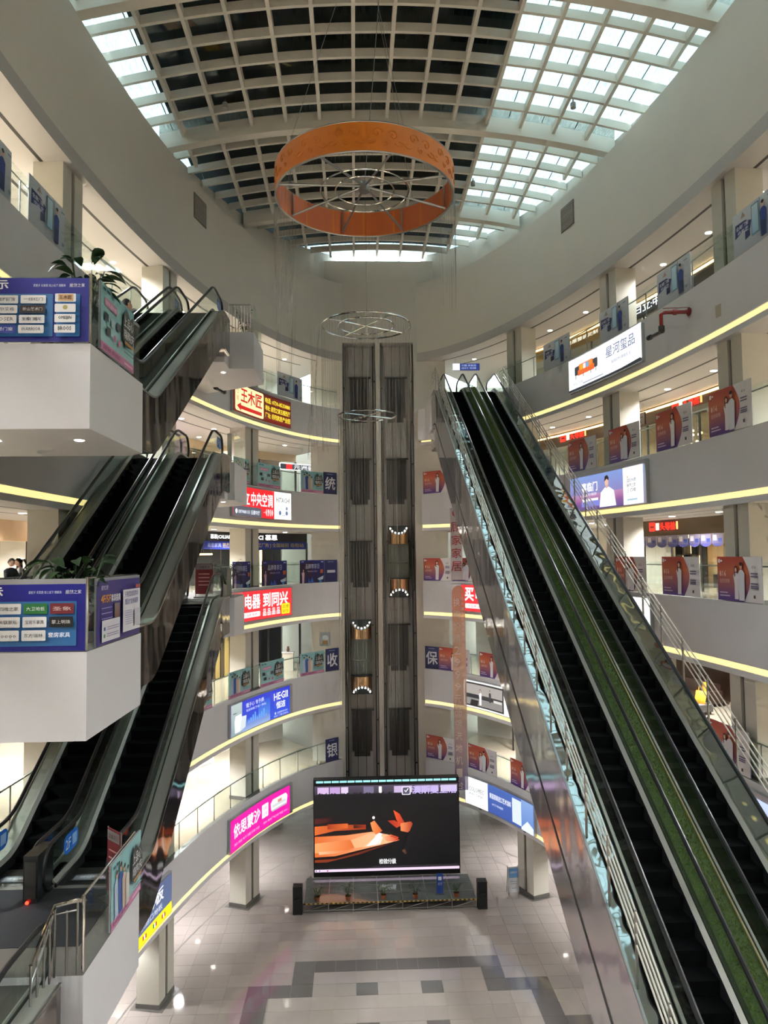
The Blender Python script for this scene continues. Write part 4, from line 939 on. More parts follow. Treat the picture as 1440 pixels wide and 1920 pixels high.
# ================================================================== STAGE, SCREEN, SPEAKERS
SY0, SY1, SX0, SX1, SZ_ = 18.4, 21.0, -3.95, 3.85, .42
sg_ = empty('stage', ((SX0+SX1)/2, (SY0+SY1)/2, 0), 'low glass-topped stage on aluminium truss in front of the big screen', 'stage')
SG = mat('stage_glass', '5f6663', .04, .0, spec=1.0)
nx, ny = 7, 3
ALU = mat('truss_aluminium', '9b9c98', .35, .8)
for i in range(nx):
    for j in range(ny):
        x0 = SX0+(SX1-SX0)*i/nx; x1 = SX0+(SX1-SX0)*(i+1)/nx; y0 = SY0+(SY1-SY0)*j/ny; y1 = SY0+(SY1-SY0)*(j+1)/ny
        W(MB().box(x0+.02, x1-.02, y0+.02, y1-.02, SZ_-.02, SZ_, SG), 'glass_plate', sg_)
for i in range(nx+1):
    x = SX0+(SX1-SX0)*i/nx; W(MB().box(x-.02, x+.02, SY0, SY1, SZ_-.06, SZ_+.004, ALU), 'joist', sg_)
    for y in (SY0+.03, SY1-.03): W(MB().tube([(x, y, 0), (x, y, SZ_-.04)], .022, 8, ALU), 'leg', sg_)
    if i < nx:
        x1 = SX0+(SX1-SX0)*(i+1)/nx; W(MB().tube([(x, SY0+.03, .05), (x1, SY0+.03, SZ_-.08)], .012, 6, ALU), 'brace', sg_); W(MB().tube([(x, SY0+.03, .08), (x1, SY0+.03, .08)], .014, 6, ALU), 'lower_rail', sg_)
for j in range(ny+1):
    y = SY0+(SY1-SY0)*j/ny; W(MB().box(SX0, SX1, y-.02, y+.02, SZ_-.06, SZ_+.004, ALU), 'joist', sg_)
p = Print(); k = 0; u = 0
while u < SX1-SX0:
    p.L = 1; p.rect(u, 0, min(u+.1, SX1-SX0), .06, 'c9a23a' if k % 2 else '26221c'); u += .1; k += 1
q = p.build('hazard_tape', planemap((SX0, SY0-.012, SZ_-.05), (1, 0, 0), (0, 0, 1)), PRINT, sg_); q.data.transform(Matrix.Translation(-sg_.location))
scr = empty('led_screen', (-.06, 21.35, SZ_), 'large LED video screen showing an orange boat scene behind the stage', 'screen')
w, h = 7.05, 4.12; x0 = -w/2
MB().box(x0-.06, -x0+.06, 0, .45, -.1, h+.42, mat('screen_case', '17181a', .4)).build('case', scr)
p = Print(); p.rect(0, 0, w, h, '0b0a0e', n=2); p.rect(0, h-.42, w, h, '3a3440', '544a5c', n=2)
for u, ww, c in ((.15, .55, 'd8b8e4'), (.75, .5, 'c4a0d8'), (1.3, .35, 'e0cdea'), (2.4, .5, '7a7290'), (3.15, .15, 'f4f0f4'), (3.9, .9, 'cbb6dc'), (4.9, 1.2, 'b7a4cc'), (6.2, .8, 'd4c4e2')): p.rect(u, h-.38, u+ww, h-.06, c)
for k in range(46): u = k*.155; p.L = 6; p.poly([(u, h-.55), (u+.16, h-.55), (u+.13, h-.42+.12*math.sin(k*1.7)**2), (u+.03, h-.42+.10*math.sin(k*2.3)**2)], '15131a')
p.L = 8
p.rrect(4.28, h-.50, 4.72, h-.10, .06, 'e8e4ee'); p.rrect(4.33, h-.46, 4.67, h-.14, .05, '55506a'); p.poly([(4.40, h-.28), (4.48, h-.38), (4.62, h-.2), (4.58, h-.18), (4.48, h-.32), (4.43, h-.26)], 'ffffff')
p.text('澳斯曼卫浴', 4.8, h-.46, .38, 'c8b8f4', w=2.2, bold=.02)
def gp(pts, a, b):
    us = [q[0] for q in pts]; lo, hi = min(us), max(us)
    p.poly(pts, None, [tuple(x+(y-x)*(q[0]-lo)/(hi-lo) for x, y in zip(a, b)) for q in pts])
dk, rd, og, pk, wh = (.10, .03, .03), (.62, .20, .08), (.88, .42, .18), (1., .76, .58), (1., .93, .90)
gp([(0, 2.32), (.95, 2.40), (.9, 2.66), (0, 2.56)], (.34, .10, .08), dk)
gp([(0, 1.78), (1.0, 1.98), (2.5, 2.02), (2.5, 2.24), (1.0, 2.26), (0, 2.2)], og, rd); gp([(.62, 2.06), (1.62, 2.1), (1.62, 2.32), (.62, 2.3)], rd, og); gp([(1.9, 2.08), (2.5, 2.1), (2.45, 2.22), (1.9, 2.24)], dk, rd)
gp([(0, .74), (1.0, .78), (2.0, 1.0), (3.6, 1.34), (4.1, 1.46), (3.6, 1.74), (2.8, 1.9), (1.5, 1.76), (0, 1.72)], og, pk)
gp([(0, .94), (1.2, 1.0), (1.9, 1.14), (1.95, 1.44), (1.7, 1.54), (0, 1.4)], (1., .66, .42), og); gp([(.2, .86), (1.2, .92), (1.95, 1.1), (1.2, 1.04), (.2, 1.0)], pk, og)
gp([(1.95, 1.14), (3.9, 1.42), (3.5, 1.72), (2.7, 1.84), (1.75, 1.52)], (.98, .70, .50), pk); gp([(2.35, 1.18), (3.2, 1.3), (3.32, 1.62), (3.0, 1.86), (2.9, 1.6)], pk, wh); gp([(2.5, 1.2), (3.0, 1.28), (3.3, 1.8), (3.15, 1.85)], wh, (1., .98, 1.))
gp([(0, .62), (1.0, .66), (2.2, .96), (3.7, 1.36), (3.6, 1.28), (2.2, .84), (.6, .5), (0, .5)], (.55, .22, .10), (.30, .10, .06))
gp([(0, .0), (2.2, .0), (3.9, .7), (3.7, 1.26), (2.2, .8), (.6, .46), (0, .44)], (.04, .03, .03), (.02, .02, .03))
gp([(2.78, 2.40), (3.0, 2.64), (3.9, 2.22), (4.05, 1.92), (3.3, 2.0)], (.10, .08, .10), (.04, .03, .05)); gp([(2.72, 2.34), (2.92, 2.44), (3.3, 1.94), (2.98, 1.76), (2.8, 2.0)], (.98, .62, .34), (.85, .36, .16)); p.disc(2.88, 2.58, .07, 'f4eee8')
gp([(3.85, 2.92), (4.15, 2.74), (4.4, 2.3), (4.2, 2.1), (4.0, 2.45)], (.95, .36, .18), (.72, .20, .10)); gp([(3.55, 2.42), (3.9, 2.44), (4.25, 2.2), (4.0, 2.06)], (.6, .14, .08), (.85, .30, .16)); gp([(4.2, 2.28), (4.7, 2.36), (4.9, 2.12), (4.55, 1.84), (4.2, 1.92)], (.96, .56, .34), (.60, .16, .08))
gp([(3.35, 1.66), (3.7, 1.76), (4.1, 1.62), (3.95, 1.42), (3.5, 1.44)], (1., .70, .52), (.80, .26, .14))
for a in ((3.7, 1.72), (3.85, 1.66), (3.95, 1.55)): p.poly([a, (a[0]+.18, a[1]-.03), (a[0]+.16, a[1]-.09), (a[0], a[1]-.06)], 'c03c20')
gp([(4.1, .3), (6.8, .3), (6.9, 2.6), (5.7, 3.3), (4.95, 2.6), (4.5, 1.6)], (.05, .04, .05), (.02, .02, .03)); gp([(4.25, 1.0), (4.4, 1.06), (4.5, .86), (4.4, .8)], (.45, .3, .2), (.2, .1, .08))
p.text('检验分级', w/2+.02, .38, .24, 'ffffff', w=.82, al='c', bold=.02); p.rect(0, .06, w, .18, 'f2d8f4', n=2); p.rect(.04, .09, .1, .15, '5a5a6a'); p.rect(.2, .09, .26, .15, '5a5a8a'); p.disc(.62, .12, .035, 'c04040')
p.build('picture', planemap((x0, -.005, .12), (1, 0, 0), (0, 0, 1)), LIT, scr)
for i in range(18):
    u = x0+.06+(w-.12)*i/18; MB().box(u+.02, u+(w-.12)/18-.02, -.03, .0, h+.27, h+.36, mat('screen_led_bar', '9fe0e0', .4, emit='9fe6ea', es=.45)).build('led_bar', scr)
SPK = mat('speaker_black', '121214', .6)
for x, sd in ((-4.2, 'left'), (4.1, 'right')):
    o = empty('loudspeaker', (x, 18.45, 0), 'black column loudspeaker at the %s end of the stage' % sd, 'loudspeaker', 'stage loudspeakers')
    MB().box(-.21, .21, -.2, .22, 0, 1.2, SPK).build('cabinet', o); MB().box(-.18, .18, -.215, -.2, .05, 1.15, mat('speaker_grille', '1d1d20', .9, bump=.003, bscale=300)).build('grille', o)
    MB().lathe([(0, 0), (.1, .0), (.13, -.03), (.14, -.03)], 14, SPK).build('driver', o).location = (0, -.2, .7); o.children[-1].rotation_euler = (math.pi/2, 0, 0)
rb = empty('roll_up_banner', (2.25, 18.95, SZ_), 'narrow blue banner standing on the stage', 'banner')
MB().box(-.15, .15, -.015, .015, .04, .92, mat('banner_blue', '24489c', .5)).build('sheet', rb); MB().box(-.2, .2, -.1, .1, 0, .04, STEEL).build('foot', rb)
p = Print().rrect(-.08, .62, .08, .78, .02, 'e8ecf8'); p.text('居然', 0, .4, .12, 'd8e2f8', al='c', w=.2); p.build('print', planemap((0, -.017, 0), (1, 0, 0), (0, 0, 1)), PRINT, rb)
# ================================================================== PLANTS
def leafmesh(L, Wd, m, droop=.35):
    vs = []; fs = []; N = 5
    for i in range(N+1):
        t = i/N; w_ = Wd*math.sin(math.pi*min(1, t*.95+.04))*.5; y = L*t; z = L*.35*math.sin(t*1.4)-droop*L*t*t
        vs += [(-w_, y, z+w_*.25), (0, y, z), (w_, y, z+w_*.25)]
    for i in range(N): fs += [(3*i, 3*i+1, 3*i+4, 3*i+3), (3*i+1, 3*i+2, 3*i+5, 3*i+4)]
    return MB().add(vs, fs, m).mesh('leaf', True)
LM = [leafmesh(.34, .17, PLANTG), leafmesh(.28, .13, PLANTG, .6), leafmesh(.4, .16, GREEN, .5)]
LS = [leafmesh(.2, .06, PLANTG), leafmesh(.17, .05, PLANTG, .6), leafmesh(.22, .06, GREEN, .5)]
def plant(loc, label, n=26, hgt=.5, pot=.16, leaves=LM, potm=TERRA, poth=.24, spread=.9, group=None, seed=1):
    r = random.Random(seed); o = empty('potted_plant', loc, label, 'plant', group)
    MB().lathe([(0, 0), (pot*.75, 0), (pot, poth), (pot*1.06, poth), (pot*1.06, poth-.03), (0, poth-.03)], 14, potm).build('pot', o, smooth=True)
    MB().lathe([(0, poth-.03), (pot*.95, poth-.03)], 12, SOIL).build('soil', o)
    for i in range(n):
        a = r.uniform(0, 6.28); h0 = r.uniform(.1, 1)*hgt; t = Vector((math.cos(a)*h0*.35*spread, math.sin(a)*h0*.35*spread, poth+h0))
        if i % 3 == 0: MB().tube([(0, 0, poth-.04), t*.6+Vector((0, 0, .05)), t], .008, 5, GREEN).build('stem', o)
        l = obj('leaf', r.choice(leaves), o, t); l.rotation_euler = (r.uniform(-.5, .5), r.uniform(-.4, .4), a-math.pi/2); k = r.uniform(.7, 1.15); l.scale = (k, k, k)
    return o
WPOT = mat('white_pot', 'd8d4cc', .4)
plant((-5.95, -3.7, 19.3), 'leafy green plant rising behind the blue brand board on the fifth-floor landing', 60, 1.0, .2, potm=WPOT, poth=.5, seed=3, spread=.9)
plant((-6.05, -3.7, 14.5), 'bushy green plant behind the blue brand board on the fourth-floor landing', 70, .95, .22, potm=WPOT, poth=.5, seed=4, spread=1.3)
plant((-5.6, 11.8, 24.1), 'tall leafy plant behind the bars of the sixth-floor landing', 30, .85, .16, leaves=LS, potm=WPOT, seed=5)
plant((-6.3, 12.2, 14.5), 'round leafy plant beside the red notice on the fourth-floor landing', 60, .9, .2, leaves=LS, potm=WPOT, poth=.4, seed=6, spread=1.5)
for i, x in enumerate((-3.35, -1.95, -.35, 1.1, 2.95)):
    plant((x, 18.62, SZ_), 'small potted plant on the stage edge %s' % ('next to the left loudspeaker', 'second from the left loudspeaker', 'in the middle of the row', 'left of the narrow blue banner', 'next to the right loudspeaker')[i], 40, .45, .13, leaves=LS, poth=.2, spread=1.2, group='plants along the stage edge', seed=20+i)
# ================================================================== HANGING BANNERS, FIRE MONITORS, NOTICES
bn = empty('hanging_banner', (3.82, 22.9, 18.35), 'white hanging banner with red characters in front of the fascia right of the lifts', 'banner')
MB().box(-.31, .31, 0, .01, -3.75, 0, mat('banner_white', 'c9c2c4', .6)).build('sheet', bn); MB().tube([(-.33, 0, 0), (.33, 0, 0)], .015, 6, STEEL).build('rod', bn)
p = Print(); p.disc(0, -.25, .2, 'c83a34'); p.disc(0, -.25, .13, 'c9c2c4')
for k, t in enumerate('顾家家居'): p.text(t, 0, -1.25-.68*k, .52, 'b8282c', al='c', bold=.01)
p.build('print', planemap((0, -.002, 0), (1, 0, 0), (0, 0, 1)), PRINT, bn)
bn = empty('hanging_banner', (3.85, 22.7, 14.4), 'long translucent orange banner with white characters hanging right of the lifts', 'banner')
GB = bpy.data.materials.new('translucent_banner'); GB.use_nodes = True; nt = GB.node_tree
b_ = nt.nodes['Principled BSDF']; at = nt.nodes.new('ShaderNodeAttribute'); at.attribute_name = 'print_colour'; nt.links.new(at.outputs['Color'], b_.inputs['Base Color']); b_.inputs['Alpha'].default_value = .8; b_.inputs['Roughness'].default_value = .6
p = Print(); cc = [(.48, .42, .62), (.80, .64, .64), (.92, .72, .58), (.92, .68, .52), (.88, .58, .44)]
for k in range(4):
    p.L = 0; p.poly([(-.34, -10.5+2.5*k), (.34, -10.5+2.5*k), (.34, -8.0+2.5*k), (-.34, -8.0+2.5*k)], None, [cc[k], cc[k], cc[k+1], cc[k+1]])
p.L = 0; p.poly([(-.34, -.5)]+[(.34, -.5)]+[(.34*math.cos(math.pi*i/10), -.5+.42*math.sin(math.pi*i/10)) for i in range(1, 10)], 'dc8e68')
p.build('sheet', planemap((0, 0, 0), (1, 0, 0), (0, 0, 1)), GB, bn)
p = Print()
for k, t in enumerate('换购价值2999元品牌洗地机一台'): p.text(t, -.10, -1.15-.62*k, .42, 'f2ddd0', al='c', w=.34 if t != '一' else .3, bold=.0)
for k, t in enumerate('实付满2万元即可换购'): p.text(t, .2, -.85-.26*k, .16, 'f2ddd0', al='c', w=.14)
p.build('print', planemap((0, -.004, 0), (1, 0, 0), (0, 0, 1)), PRINT, bn)
MB().tube([(-.36, 0, 0), (.36, 0, 0)], .014, 6, STEEL).build('rod', bn)
RED = mat('fire_red', '8c1f22', .4)
def fire_monitor(s, z, label, flip):
    n = RN(s); t = Vector((n.y, -n.x, 0)); c = RP(s, 0, z); o = empty('fire_monitor', c, label, 'fire nozzle'); inn = -n
    f = lambda a, b, d: inn*a+t*b*flip+Vector((0, 0, d))
    MB().tube([f(0, 0, 0), f(.75, -.15, 0), f(.85, -.2, -.05), f(.85, -.2, -.45)], .06, 8, RED).build('pipe', o, smooth=True)
    MB().tube([f(.02, 0, 0), f(.04, 0, 0)], .13, 10, RED).build('flange', o); MB().tube([f(.4, -.08, 0), f(.5, -.1, 0)], .09, 8, RED).build('valve', o)
    MB().tube([f(.85, -.2, -.42), f(.85, -.2, -.62)], .1, 8, DARKSTEEL).build('swivel', o); MB().tube([f(.85, -.15, -.6), f(.85, -.65, -.58), f(.85, -.95, -.56)], .06, 8, BLACK).build('nozzle', o, smooth=True)
    MB().tube([f(.85, -.9, -.56), f(.85, -1.05, -.555)], .085, 8, BLACK).build('nozzle_tip', o)
    MB().tube([f(0, 0, .14), f(.8, -.17, .14)], .012, 5, RED).build('tie_rod', o)
fire_monitor(22.9, 23.42, 'red fire monitor with a black nozzle on the right sixth-floor fascia', 1); fire_monitor(-14.2, 23.3, 'dark fire monitor under the sixth-floor landing on the left fascia', 1)
for s, n, l in ((9.85, 2, 'small round camera on the second-floor fascia below the paint sign'), (6.3, 2, 'small round camera on the second-floor fascia near the big screen')):
    o = obj('fascia_camera', MB().lathe([(0, 0), (.09, 0), (.11, .03), (.06, .09), (0, .1)], 12, mat('camera_grey', '4a4a4c', .3)).mesh('fascia_camera', True)); c = RP(s, -.0, FZ(n)-1.72); o.location = c; nn = RN(s); o.rotation_euler = (-nn).to_track_quat('Z', 'Y').to_euler(); tag(o, l, 'camera')
pl = MB(); bbox(pl, 24.35, 24.6, -.03, 0, 22.75, 23.1, mat('junction_plate', 'b6ae98', .5), 1); tag(pl.build('junction_plate'), 'small beige junction plate on the right sixth-floor fascia', 'plate')
# ================================================================== SHOPS AND PEOPLE IN THE GALLERIES
WARM = mat('warm_shop_light', 'fff0d0', .5, emit='ffd79a', es=1.4); COOL = mat('cool_shop_light', 'ffffff', .5, emit='f4f8ff', es=1.9)
for _q in (WARM, COOL): _q.cycles.emission_sampling = 'NONE'
WOODM = mat('shop_wood', '8a6a48', .4, noise=.12, nscale=3, stretch=(1, 1, .2)); DKW = mat('shop_dark_wall', '2a2624', .4); BRONZE = mat('bronze_header', '6a5a44', .3, .5)
BEIGE = mat('shop_beige', 'bfa888', .5); SHOPGL = glassmat('shop_glass', (.86, .88, .86), .1)
def shop(n, s0, s1, off, label, header=BRONZE, back=BEIGE, hz=2.15, sign=None, sgeo=None, light=WARM, panes=True, cove=False, signm=None, deep=6.5):
    z = FZ(n); o = empty('shopfront', RP((s0+s1)/2, off, z), label, 'shopfront', 'shopfronts in the galleries')
    def B(nm, *a, **k):
        mb = MB(); bbox(mb, *a, **k); return W(mb, nm, o)
    B('header', s0, s1, off, off+.12, z+hz, z+2.85, header)
    B('back_panel', s0, s1, deep-.05, deep, z, z+2.85, back)
    B('added_glow_strip', s0+.3, s1-.3, off+.9, off+1.0, z+2.82, z+2.845, light)  # strip added under the ceiling to brighten the shop interior
    if cove: B('cove_light', s0, s1, off-.06, off, z+2.70, z+2.78, WARM)
    k = max(1, round((s1-s0)/1.6)); d = (s1-s0)/k
    for i in range(k+1): B('mullion', s0+i*d-.03, s0+i*d+.03, off+.02, off+.09, z, z+hz, DARKSTEEL, n=1)
    if panes:
        for i in range(k): B('pane', s0+i*d+.04, s0+(i+1)*d-.04, off+.05, off+.06, z+.02, z+hz-.02, SHOPGL, n=2)
    if sign:
        q = sign.slice().build('lit_sign', ringmap(sgeo[0], off, z+sgeo[1]), signm or NEON, o); q.data.transform(Matrix.Translation(-o.location))
    return o
def redsign():
    p = Print().rect(0, 0, 1.9, .42, '4a1210'); p.rrect(.02, .02, .42, .40, .05, 'ff2a18'); p.rect(.10, .16, .34, .24, '5a0c08'); p.rect(.46, .06, .68, .36, 'ffd8b8'); p.text('头等舱', .74, .05, .32, 'ff2a14', w=.95, bold=.04); p.rect(1.74, .06, 1.86, .38, 'e8b868'); return p
shop(5, 13.2, 19.6, 3.4, 'sofa shop with red lit characters behind the right fifth-floor posters', sign=redsign(), sgeo=(16.45, 2.36), cove=True)
shop(5, 6.6, 12.6, 3.4, 'second red-signed sofa shop behind the long escalators on the fifth floor', sign=redsign(), sgeo=(8.85, 2.36), cove=True)
shop(5, 20.0, 27.5, 3.8, 'dim brown furniture shop at the near end of the right fifth floor', header=WOODM, back=WOODM)
p = redsign(); shop(4, 12.6, 19.6, 3.4, 'warm-lit sofa shop with a red sign and poster valance on the right fourth floor', sign=p, sgeo=(14.75, 2.38), hz=2.2)
p = Print().rect(0, 0, 5.5, .6, '14161c'); p.text('日立中央空调', .2, .12, .36, 'eef4ff', w=2.8, bold=.03)
shop(4, 19.9, 27.5, 3.8, 'shop with white lit characters at the near end of the right fourth floor', header=DKW, back=mat('orange_wall', 'a8683a', .5), sign=p, sgeo=(20.2, 2.2))
p = Print().rect(0, 0, 3.6, .62, '16181e'); p.text('日立:中央空调', .15, .13, .36, 'f0f6ff', w=3.2, bold=.03)
shop(6, 13.2, 19.6, 3.4, 'air-conditioning shop with white characters on black on the right sixth floor', header=DKW, back=mat('pale_blue_wall', '9aa6bc', .5), sign=p, sgeo=(14.2, 2.2), light=COOL, cove=True)
p = Print(); p.text('全屋整装定制', 0, 0, .2, 'fff6e0', w=2.2)
shop(6, 6.6, 12.7, 3.4, 'gold-trimmed shop with small lit characters on the right sixth floor', header=mat('gold_header', '9a7a40', .35, .4), back=WOODM, sign=p, sgeo=(9.5, 2.4), cove=True)
shop(6, 20.0, 27.5, 3.8, 'grey shop at the near end of the right sixth floor', header=mat('grey_header', '77757a', .4), back=mat('grey_wall', '8c8a8c', .5), light=COOL)
shop(3, 12.6, 19.6, 4.5, 'dark lounge shop with a leather sofa on the right third floor', header=DKW, back=mat('brown_wall', '4a3428', .5), panes=False)
shop(3, 6.6, 12.0, 4.0, 'dim shop behind the kitchen lightbox on the right third floor', header=BEIGE, back=WOODM)
shop(2, 4.6, 12.0, 4.5, 'warm wooden shop behind the second-floor posters right of the lifts', header=WOODM, back=mat('honey_wood', 'a8824e', .4), light=WARM, panes=False)
shop(4, 3.2, 6.4, 3.4, 'brown shop behind the hanging banner on the fourth floor', header=BRONZE, back=mat('tan_wall', 'a0845c', .5))
# left side
p = Print(); p.text('慕思|CALIASOFART', 0, 0, .26, 'ffffff', w=2.2, bold=.04); p.text('CCI 慕思', 3.0, 0, .3, 'ffffff', w=1.35, bold=.04)
sh4 = shop(4, -9.2, -2.5, 3.4, 'dark sofa shop with white lit letters and a blue banner on the left fourth floor', header=DKW, back=DKW, sign=p, sgeo=(-8.3, 2.45), hz=2.3)
p = Print().rect(0, 0, 6.6, .42, '1f2f8c'); p.text('慕思家具', .6, .1, .22, 'b8c0e8', w=1.0); p.text('热烈庆祝', 1.7, .08, .26, 'e8c84a', w=1.1); p.text('[ 超级工厂购 ] 全国巡回 岳阳站', 3.5, .08, .26, 'e0c040', w=3.0)
q = p.slice().build('banner', ringmap(-9.15, 3.38, 16.34), PRINT, sh4); q.data.transform(Matrix.Translation(-sh4.location))
mb = MB(); bbox(mb, -4.95, -4.85, 3.36, 3.4, 14.5, 16.3, WARM, 1); W(mb, 'lit_pillar', sh4)
p = Print().rrect(0, 0, 1.75, .42, .06, 'ffffff'); p.rrect(.05, .05, 1.75, .37, .04, '20242c'); p.rect(.3, .06, .55, .36, 'e01818'); p.text('元洲装饰', .62, .08, .26, 'ffffff', w=1.0)
shop(5, -9.0, -2.5, 4.6, 'bright shop with a white and red sign on the left fifth floor', header=BEIGE, back=WOODM, sign=p, sgeo=(-3.2, 1.9), light=COOL, hz=2.4)
shop(5, -13.5, -9.2, 4.2, 'shop with a pale purple wall behind the escalator on the fifth floor', header=mat('lilac_wall', '9a7a9c', .6), back=mat('lilac_wall', '9a7a9c', .6), panes=False, hz=1.2)
shop(3, -5.3, -2.5, 4.2, 'black showroom behind the white counter on the left third floor', header=DKW, back=mat('black_wall', '0e0d10', .5), panes=False, hz=2.6, light=DARKSTEEL)
shop(4, -24.5, -18.0, 4.2, 'bright wood-panelled showroom on the left fourth floor behind the seated staff', header=mat('peach_wall', 'c9a884', .5), back=mat('peach_wall', 'c9a884', .5), panes=False, light=WARM)
shop(6, -13.5, -9.2, 4.2, 'white shop at the head of the escalators on the sixth floor', header=CEIL, back=CEIL, light=COOL)
shop(6, -24.5, -18.2, 4.2, 'glass-fronted shop on the left sixth floor above the fifth-floor brand board', header=CEIL, back=mat('mint_wall', 'b8c4ae', .5), light=COOL)
shop(2, -24.0, -12.5, 5.0, 'tile showroom behind the left second-floor railing', header=BEIGE, back=CREAM, light=COOL, panes=False)
# gold curtain on the third floor
cu = empty('curtain', RP(-7.3, 4.0, 9.6), 'gold and dark striped floor-length curtain on the left third floor', 'curtain')
for k in range(14):
    mb = MB(); s = -8.7+.2*k; sweep(mb, [(4.0, 9.62), (4.06, 9.62), (4.06, 12.4), (4.0, 12.4)], s, s+.19, 2, mat('curtain_gold', '8a7844', .6) if k % 3 else mat('curtain_dark', '3c3424', .6)); 
    mb.v = [(x+.04*math.sin(k*2.1), y, z) for x, y, z in mb.v]; W(mb, 'fold', cu)
# white reception counter with a vase
c = RP(-3.9, 2.6, 9.6); o = empty('counter', c, 'white reception counter on the left third floor', 'counter')
MB().box(-.3, .3, -.2, .2, 0, .98, CREAM).build('body', o); MB().box(-.34, .34, -.24, .24, .98, 1.03, WHITE).build('top', o)
o = obj('vase', MB().lathe([(0, 0), (.06, 0), (.09, .1), (.05, .22), (.06, .3), (.04, .3)], 12, mat('vase_brown', '6a4a34', .3)).mesh('vase', True), None, c+Vector((0, 0, 1.03))); tag(o, 'small brown vase on the white counter', 'vase')
p = Print().rect(0, 0, .55, .75, 'a8b4bc'); p.disc(.28, .42, .17, 'dfe6ea'); p.poly([(.12, .1), (.44, .1), (.4, .3), (.16, .3)], 'b88a58')
tag(p.build('wall_poster', planemap((-3.45, 25.40, 11.0), (1, 0, 0), (0, 0, 1)), PRINT), 'small pale poster on the cream wall left of the lifts on the third floor', 'poster')
# toilets on the lit white shelves, left second floor
o = empty('display_wall', RP(-8.0, 5.5, 4.8), 'white backlit display wall with a dark shelf on the left second floor', 'display')
mb = MB(); bbox(mb, -10.4, -5.9, 5.6, 5.7, 4.8, 7.6, mat('lit_white_wall', 'f0f2f2', .4, emit='f2f6f8', es=.5)); W(mb, 'panel', o)
mb = MB(); bbox(mb, -10.4, -5.9, 5.0, 5.6, 5.55, 5.68, DARK); W(mb, 'shelf', o)
for k in range(5):
    mb = MB(); bbox(mb, -10.4+1.1*k, -10.34+1.1*k, 5.56, 5.6, 4.85, 7.55, COOL, n=1); W(mb, 'light_tube', o)
CER = mat('ceramic', 'f0f0ee', .15)
def toilet(loc, rz, label):
    o = empty('toilet', loc, label, 'toilet', 'toilets in the showroom', rz)
    MB().lathe([(0, 0), (.13, 0), (.15, .12), (.2, .34), (.21, .38), (.15, .38), (.1, .26), (0, .22)], 16, CER).build('bowl', o, smooth=True)
    MB().lathe([(.1, .385), (.215, .385), (.215, .41), (.1, .41)], 16, CER).build('seat', o, smooth=True); MB().box(-.2, .2, .15, .36, 0, .72, CER).build('tank', o); MB().box(-.21, .21, .14, .37, .72, .76, CER).build('lid', o)
for i, s in enumerate((-9.6, -8.4, -7.2, -6.3)):
    n_ = RN(s); toilet(RP(s, 5.2, 5.68), math.atan2(n_.y, n_.x)-math.pi/2, 'white toilet on the dark display shelf, %s' % ('farthest from the lifts', 'second from the left end', 'third from the left end', 'nearest the lifts')[i])
toilet(RP(-10.6, 3.4, 4.8), 2.2, 'white toilet standing on the second-floor showroom floor')
# sofa, cushions and table on the right third floor
LEA = mat('leather_brown', '3a2a22', .35)
c = RP(15.0, 5.0, 9.6); nv = RN(15.0); rz = math.atan2(nv.y, nv.x)-math.pi/2
o = empty('sofa', c, 'dark leather sofa in the lounge on the right third floor', 'sofa', rz=rz)
MB().box(-1.2, 1.2, -.4, .4, .12, .42, LEA).build('seat', o); MB().box(-1.2, 1.2, .25, .5, .42, .88, LEA).build('backrest', o)
for s in (-1, 1):
    MB().box(s*1.2-.12, s*1.2+.12, -.4, .5, .12, .62, LEA).build('armrest', o)
    for y in (-.3, .4): MB().box(s*1.1-.03, s*1.1+.03, y-.03, y+.03, 0, .12, DARKSTEEL).build('leg', o)
YEL = mat('cushion_yellow', 'd89a20', .7)
def cushion(loc, rz, label):
    mb = MB(); vs = []; N = 6
    for sg in (1, -1):
        for i in range(N+1):
            for j in range(N+1):
                u, v = i/N*2-1, j/N*2-1; vs.append((u*.26, sg*.1*(1-u*u)**.5*(1-v*v)**.5*.9, v*.26))
    fs = [(k*(N+1)**2+i*(N+1)+j, k*(N+1)**2+(i+1)*(N+1)+j, k*(N+1)**2+(i+1)*(N+1)+j+1, k*(N+1)**2+i*(N+1)+j+1) for k in range(2) for i in range(N) for j in range(N)]
    o = obj('cushion', mb.add(vs, fs, YEL).mesh('cushion', True), None, loc); o.rotation_euler = (-.3, 0, rz); tag(o, label, 'cushion', 'yellow cushions')
cushion(c+Vector((math.cos(rz), math.sin(rz), 0))*.75+Vector((0, 0, .68)), rz, 'yellow cushion leaning on the back of the dark sofa'); cushion(RP(16.9, 3.9, 10.2), rz+.2, 'yellow cushion on the low seat in front of the round table')
o = empty('low_stool', RP(16.9, 3.8, 9.6), 'low grey upholstered seat under a yellow cushion', 'seat', rz=rz); MB().box(-.4, .4, -.35, .35, .1, .38, mat('grey_fabric', '5a5854', .8)).build('seat', o)
for a in (-1, 1):
    for b in (-1, 1): MB().box(a*.33-.02, a*.33+.02, b*.28-.02, b*.28+.02, 0, .1, DARKSTEEL).build('leg', o)
o = empty('round_table', RP(15.6, 3.7, 9.6), 'round low table with dishes before the dark sofa', 'table'); MB().lathe([(0, .42), (.6, .42), (.62, .45), (.6, .48), (0, .48)], 24, mat('table_top', '7a6a58', .2)).build('tabletop', o, smooth=True); MB().lathe([(0, 0), (.25, 0), (.05, .05), (.05, .42), (0, .42)], 14, DARKSTEEL).build('pedestal', o, smooth=True)
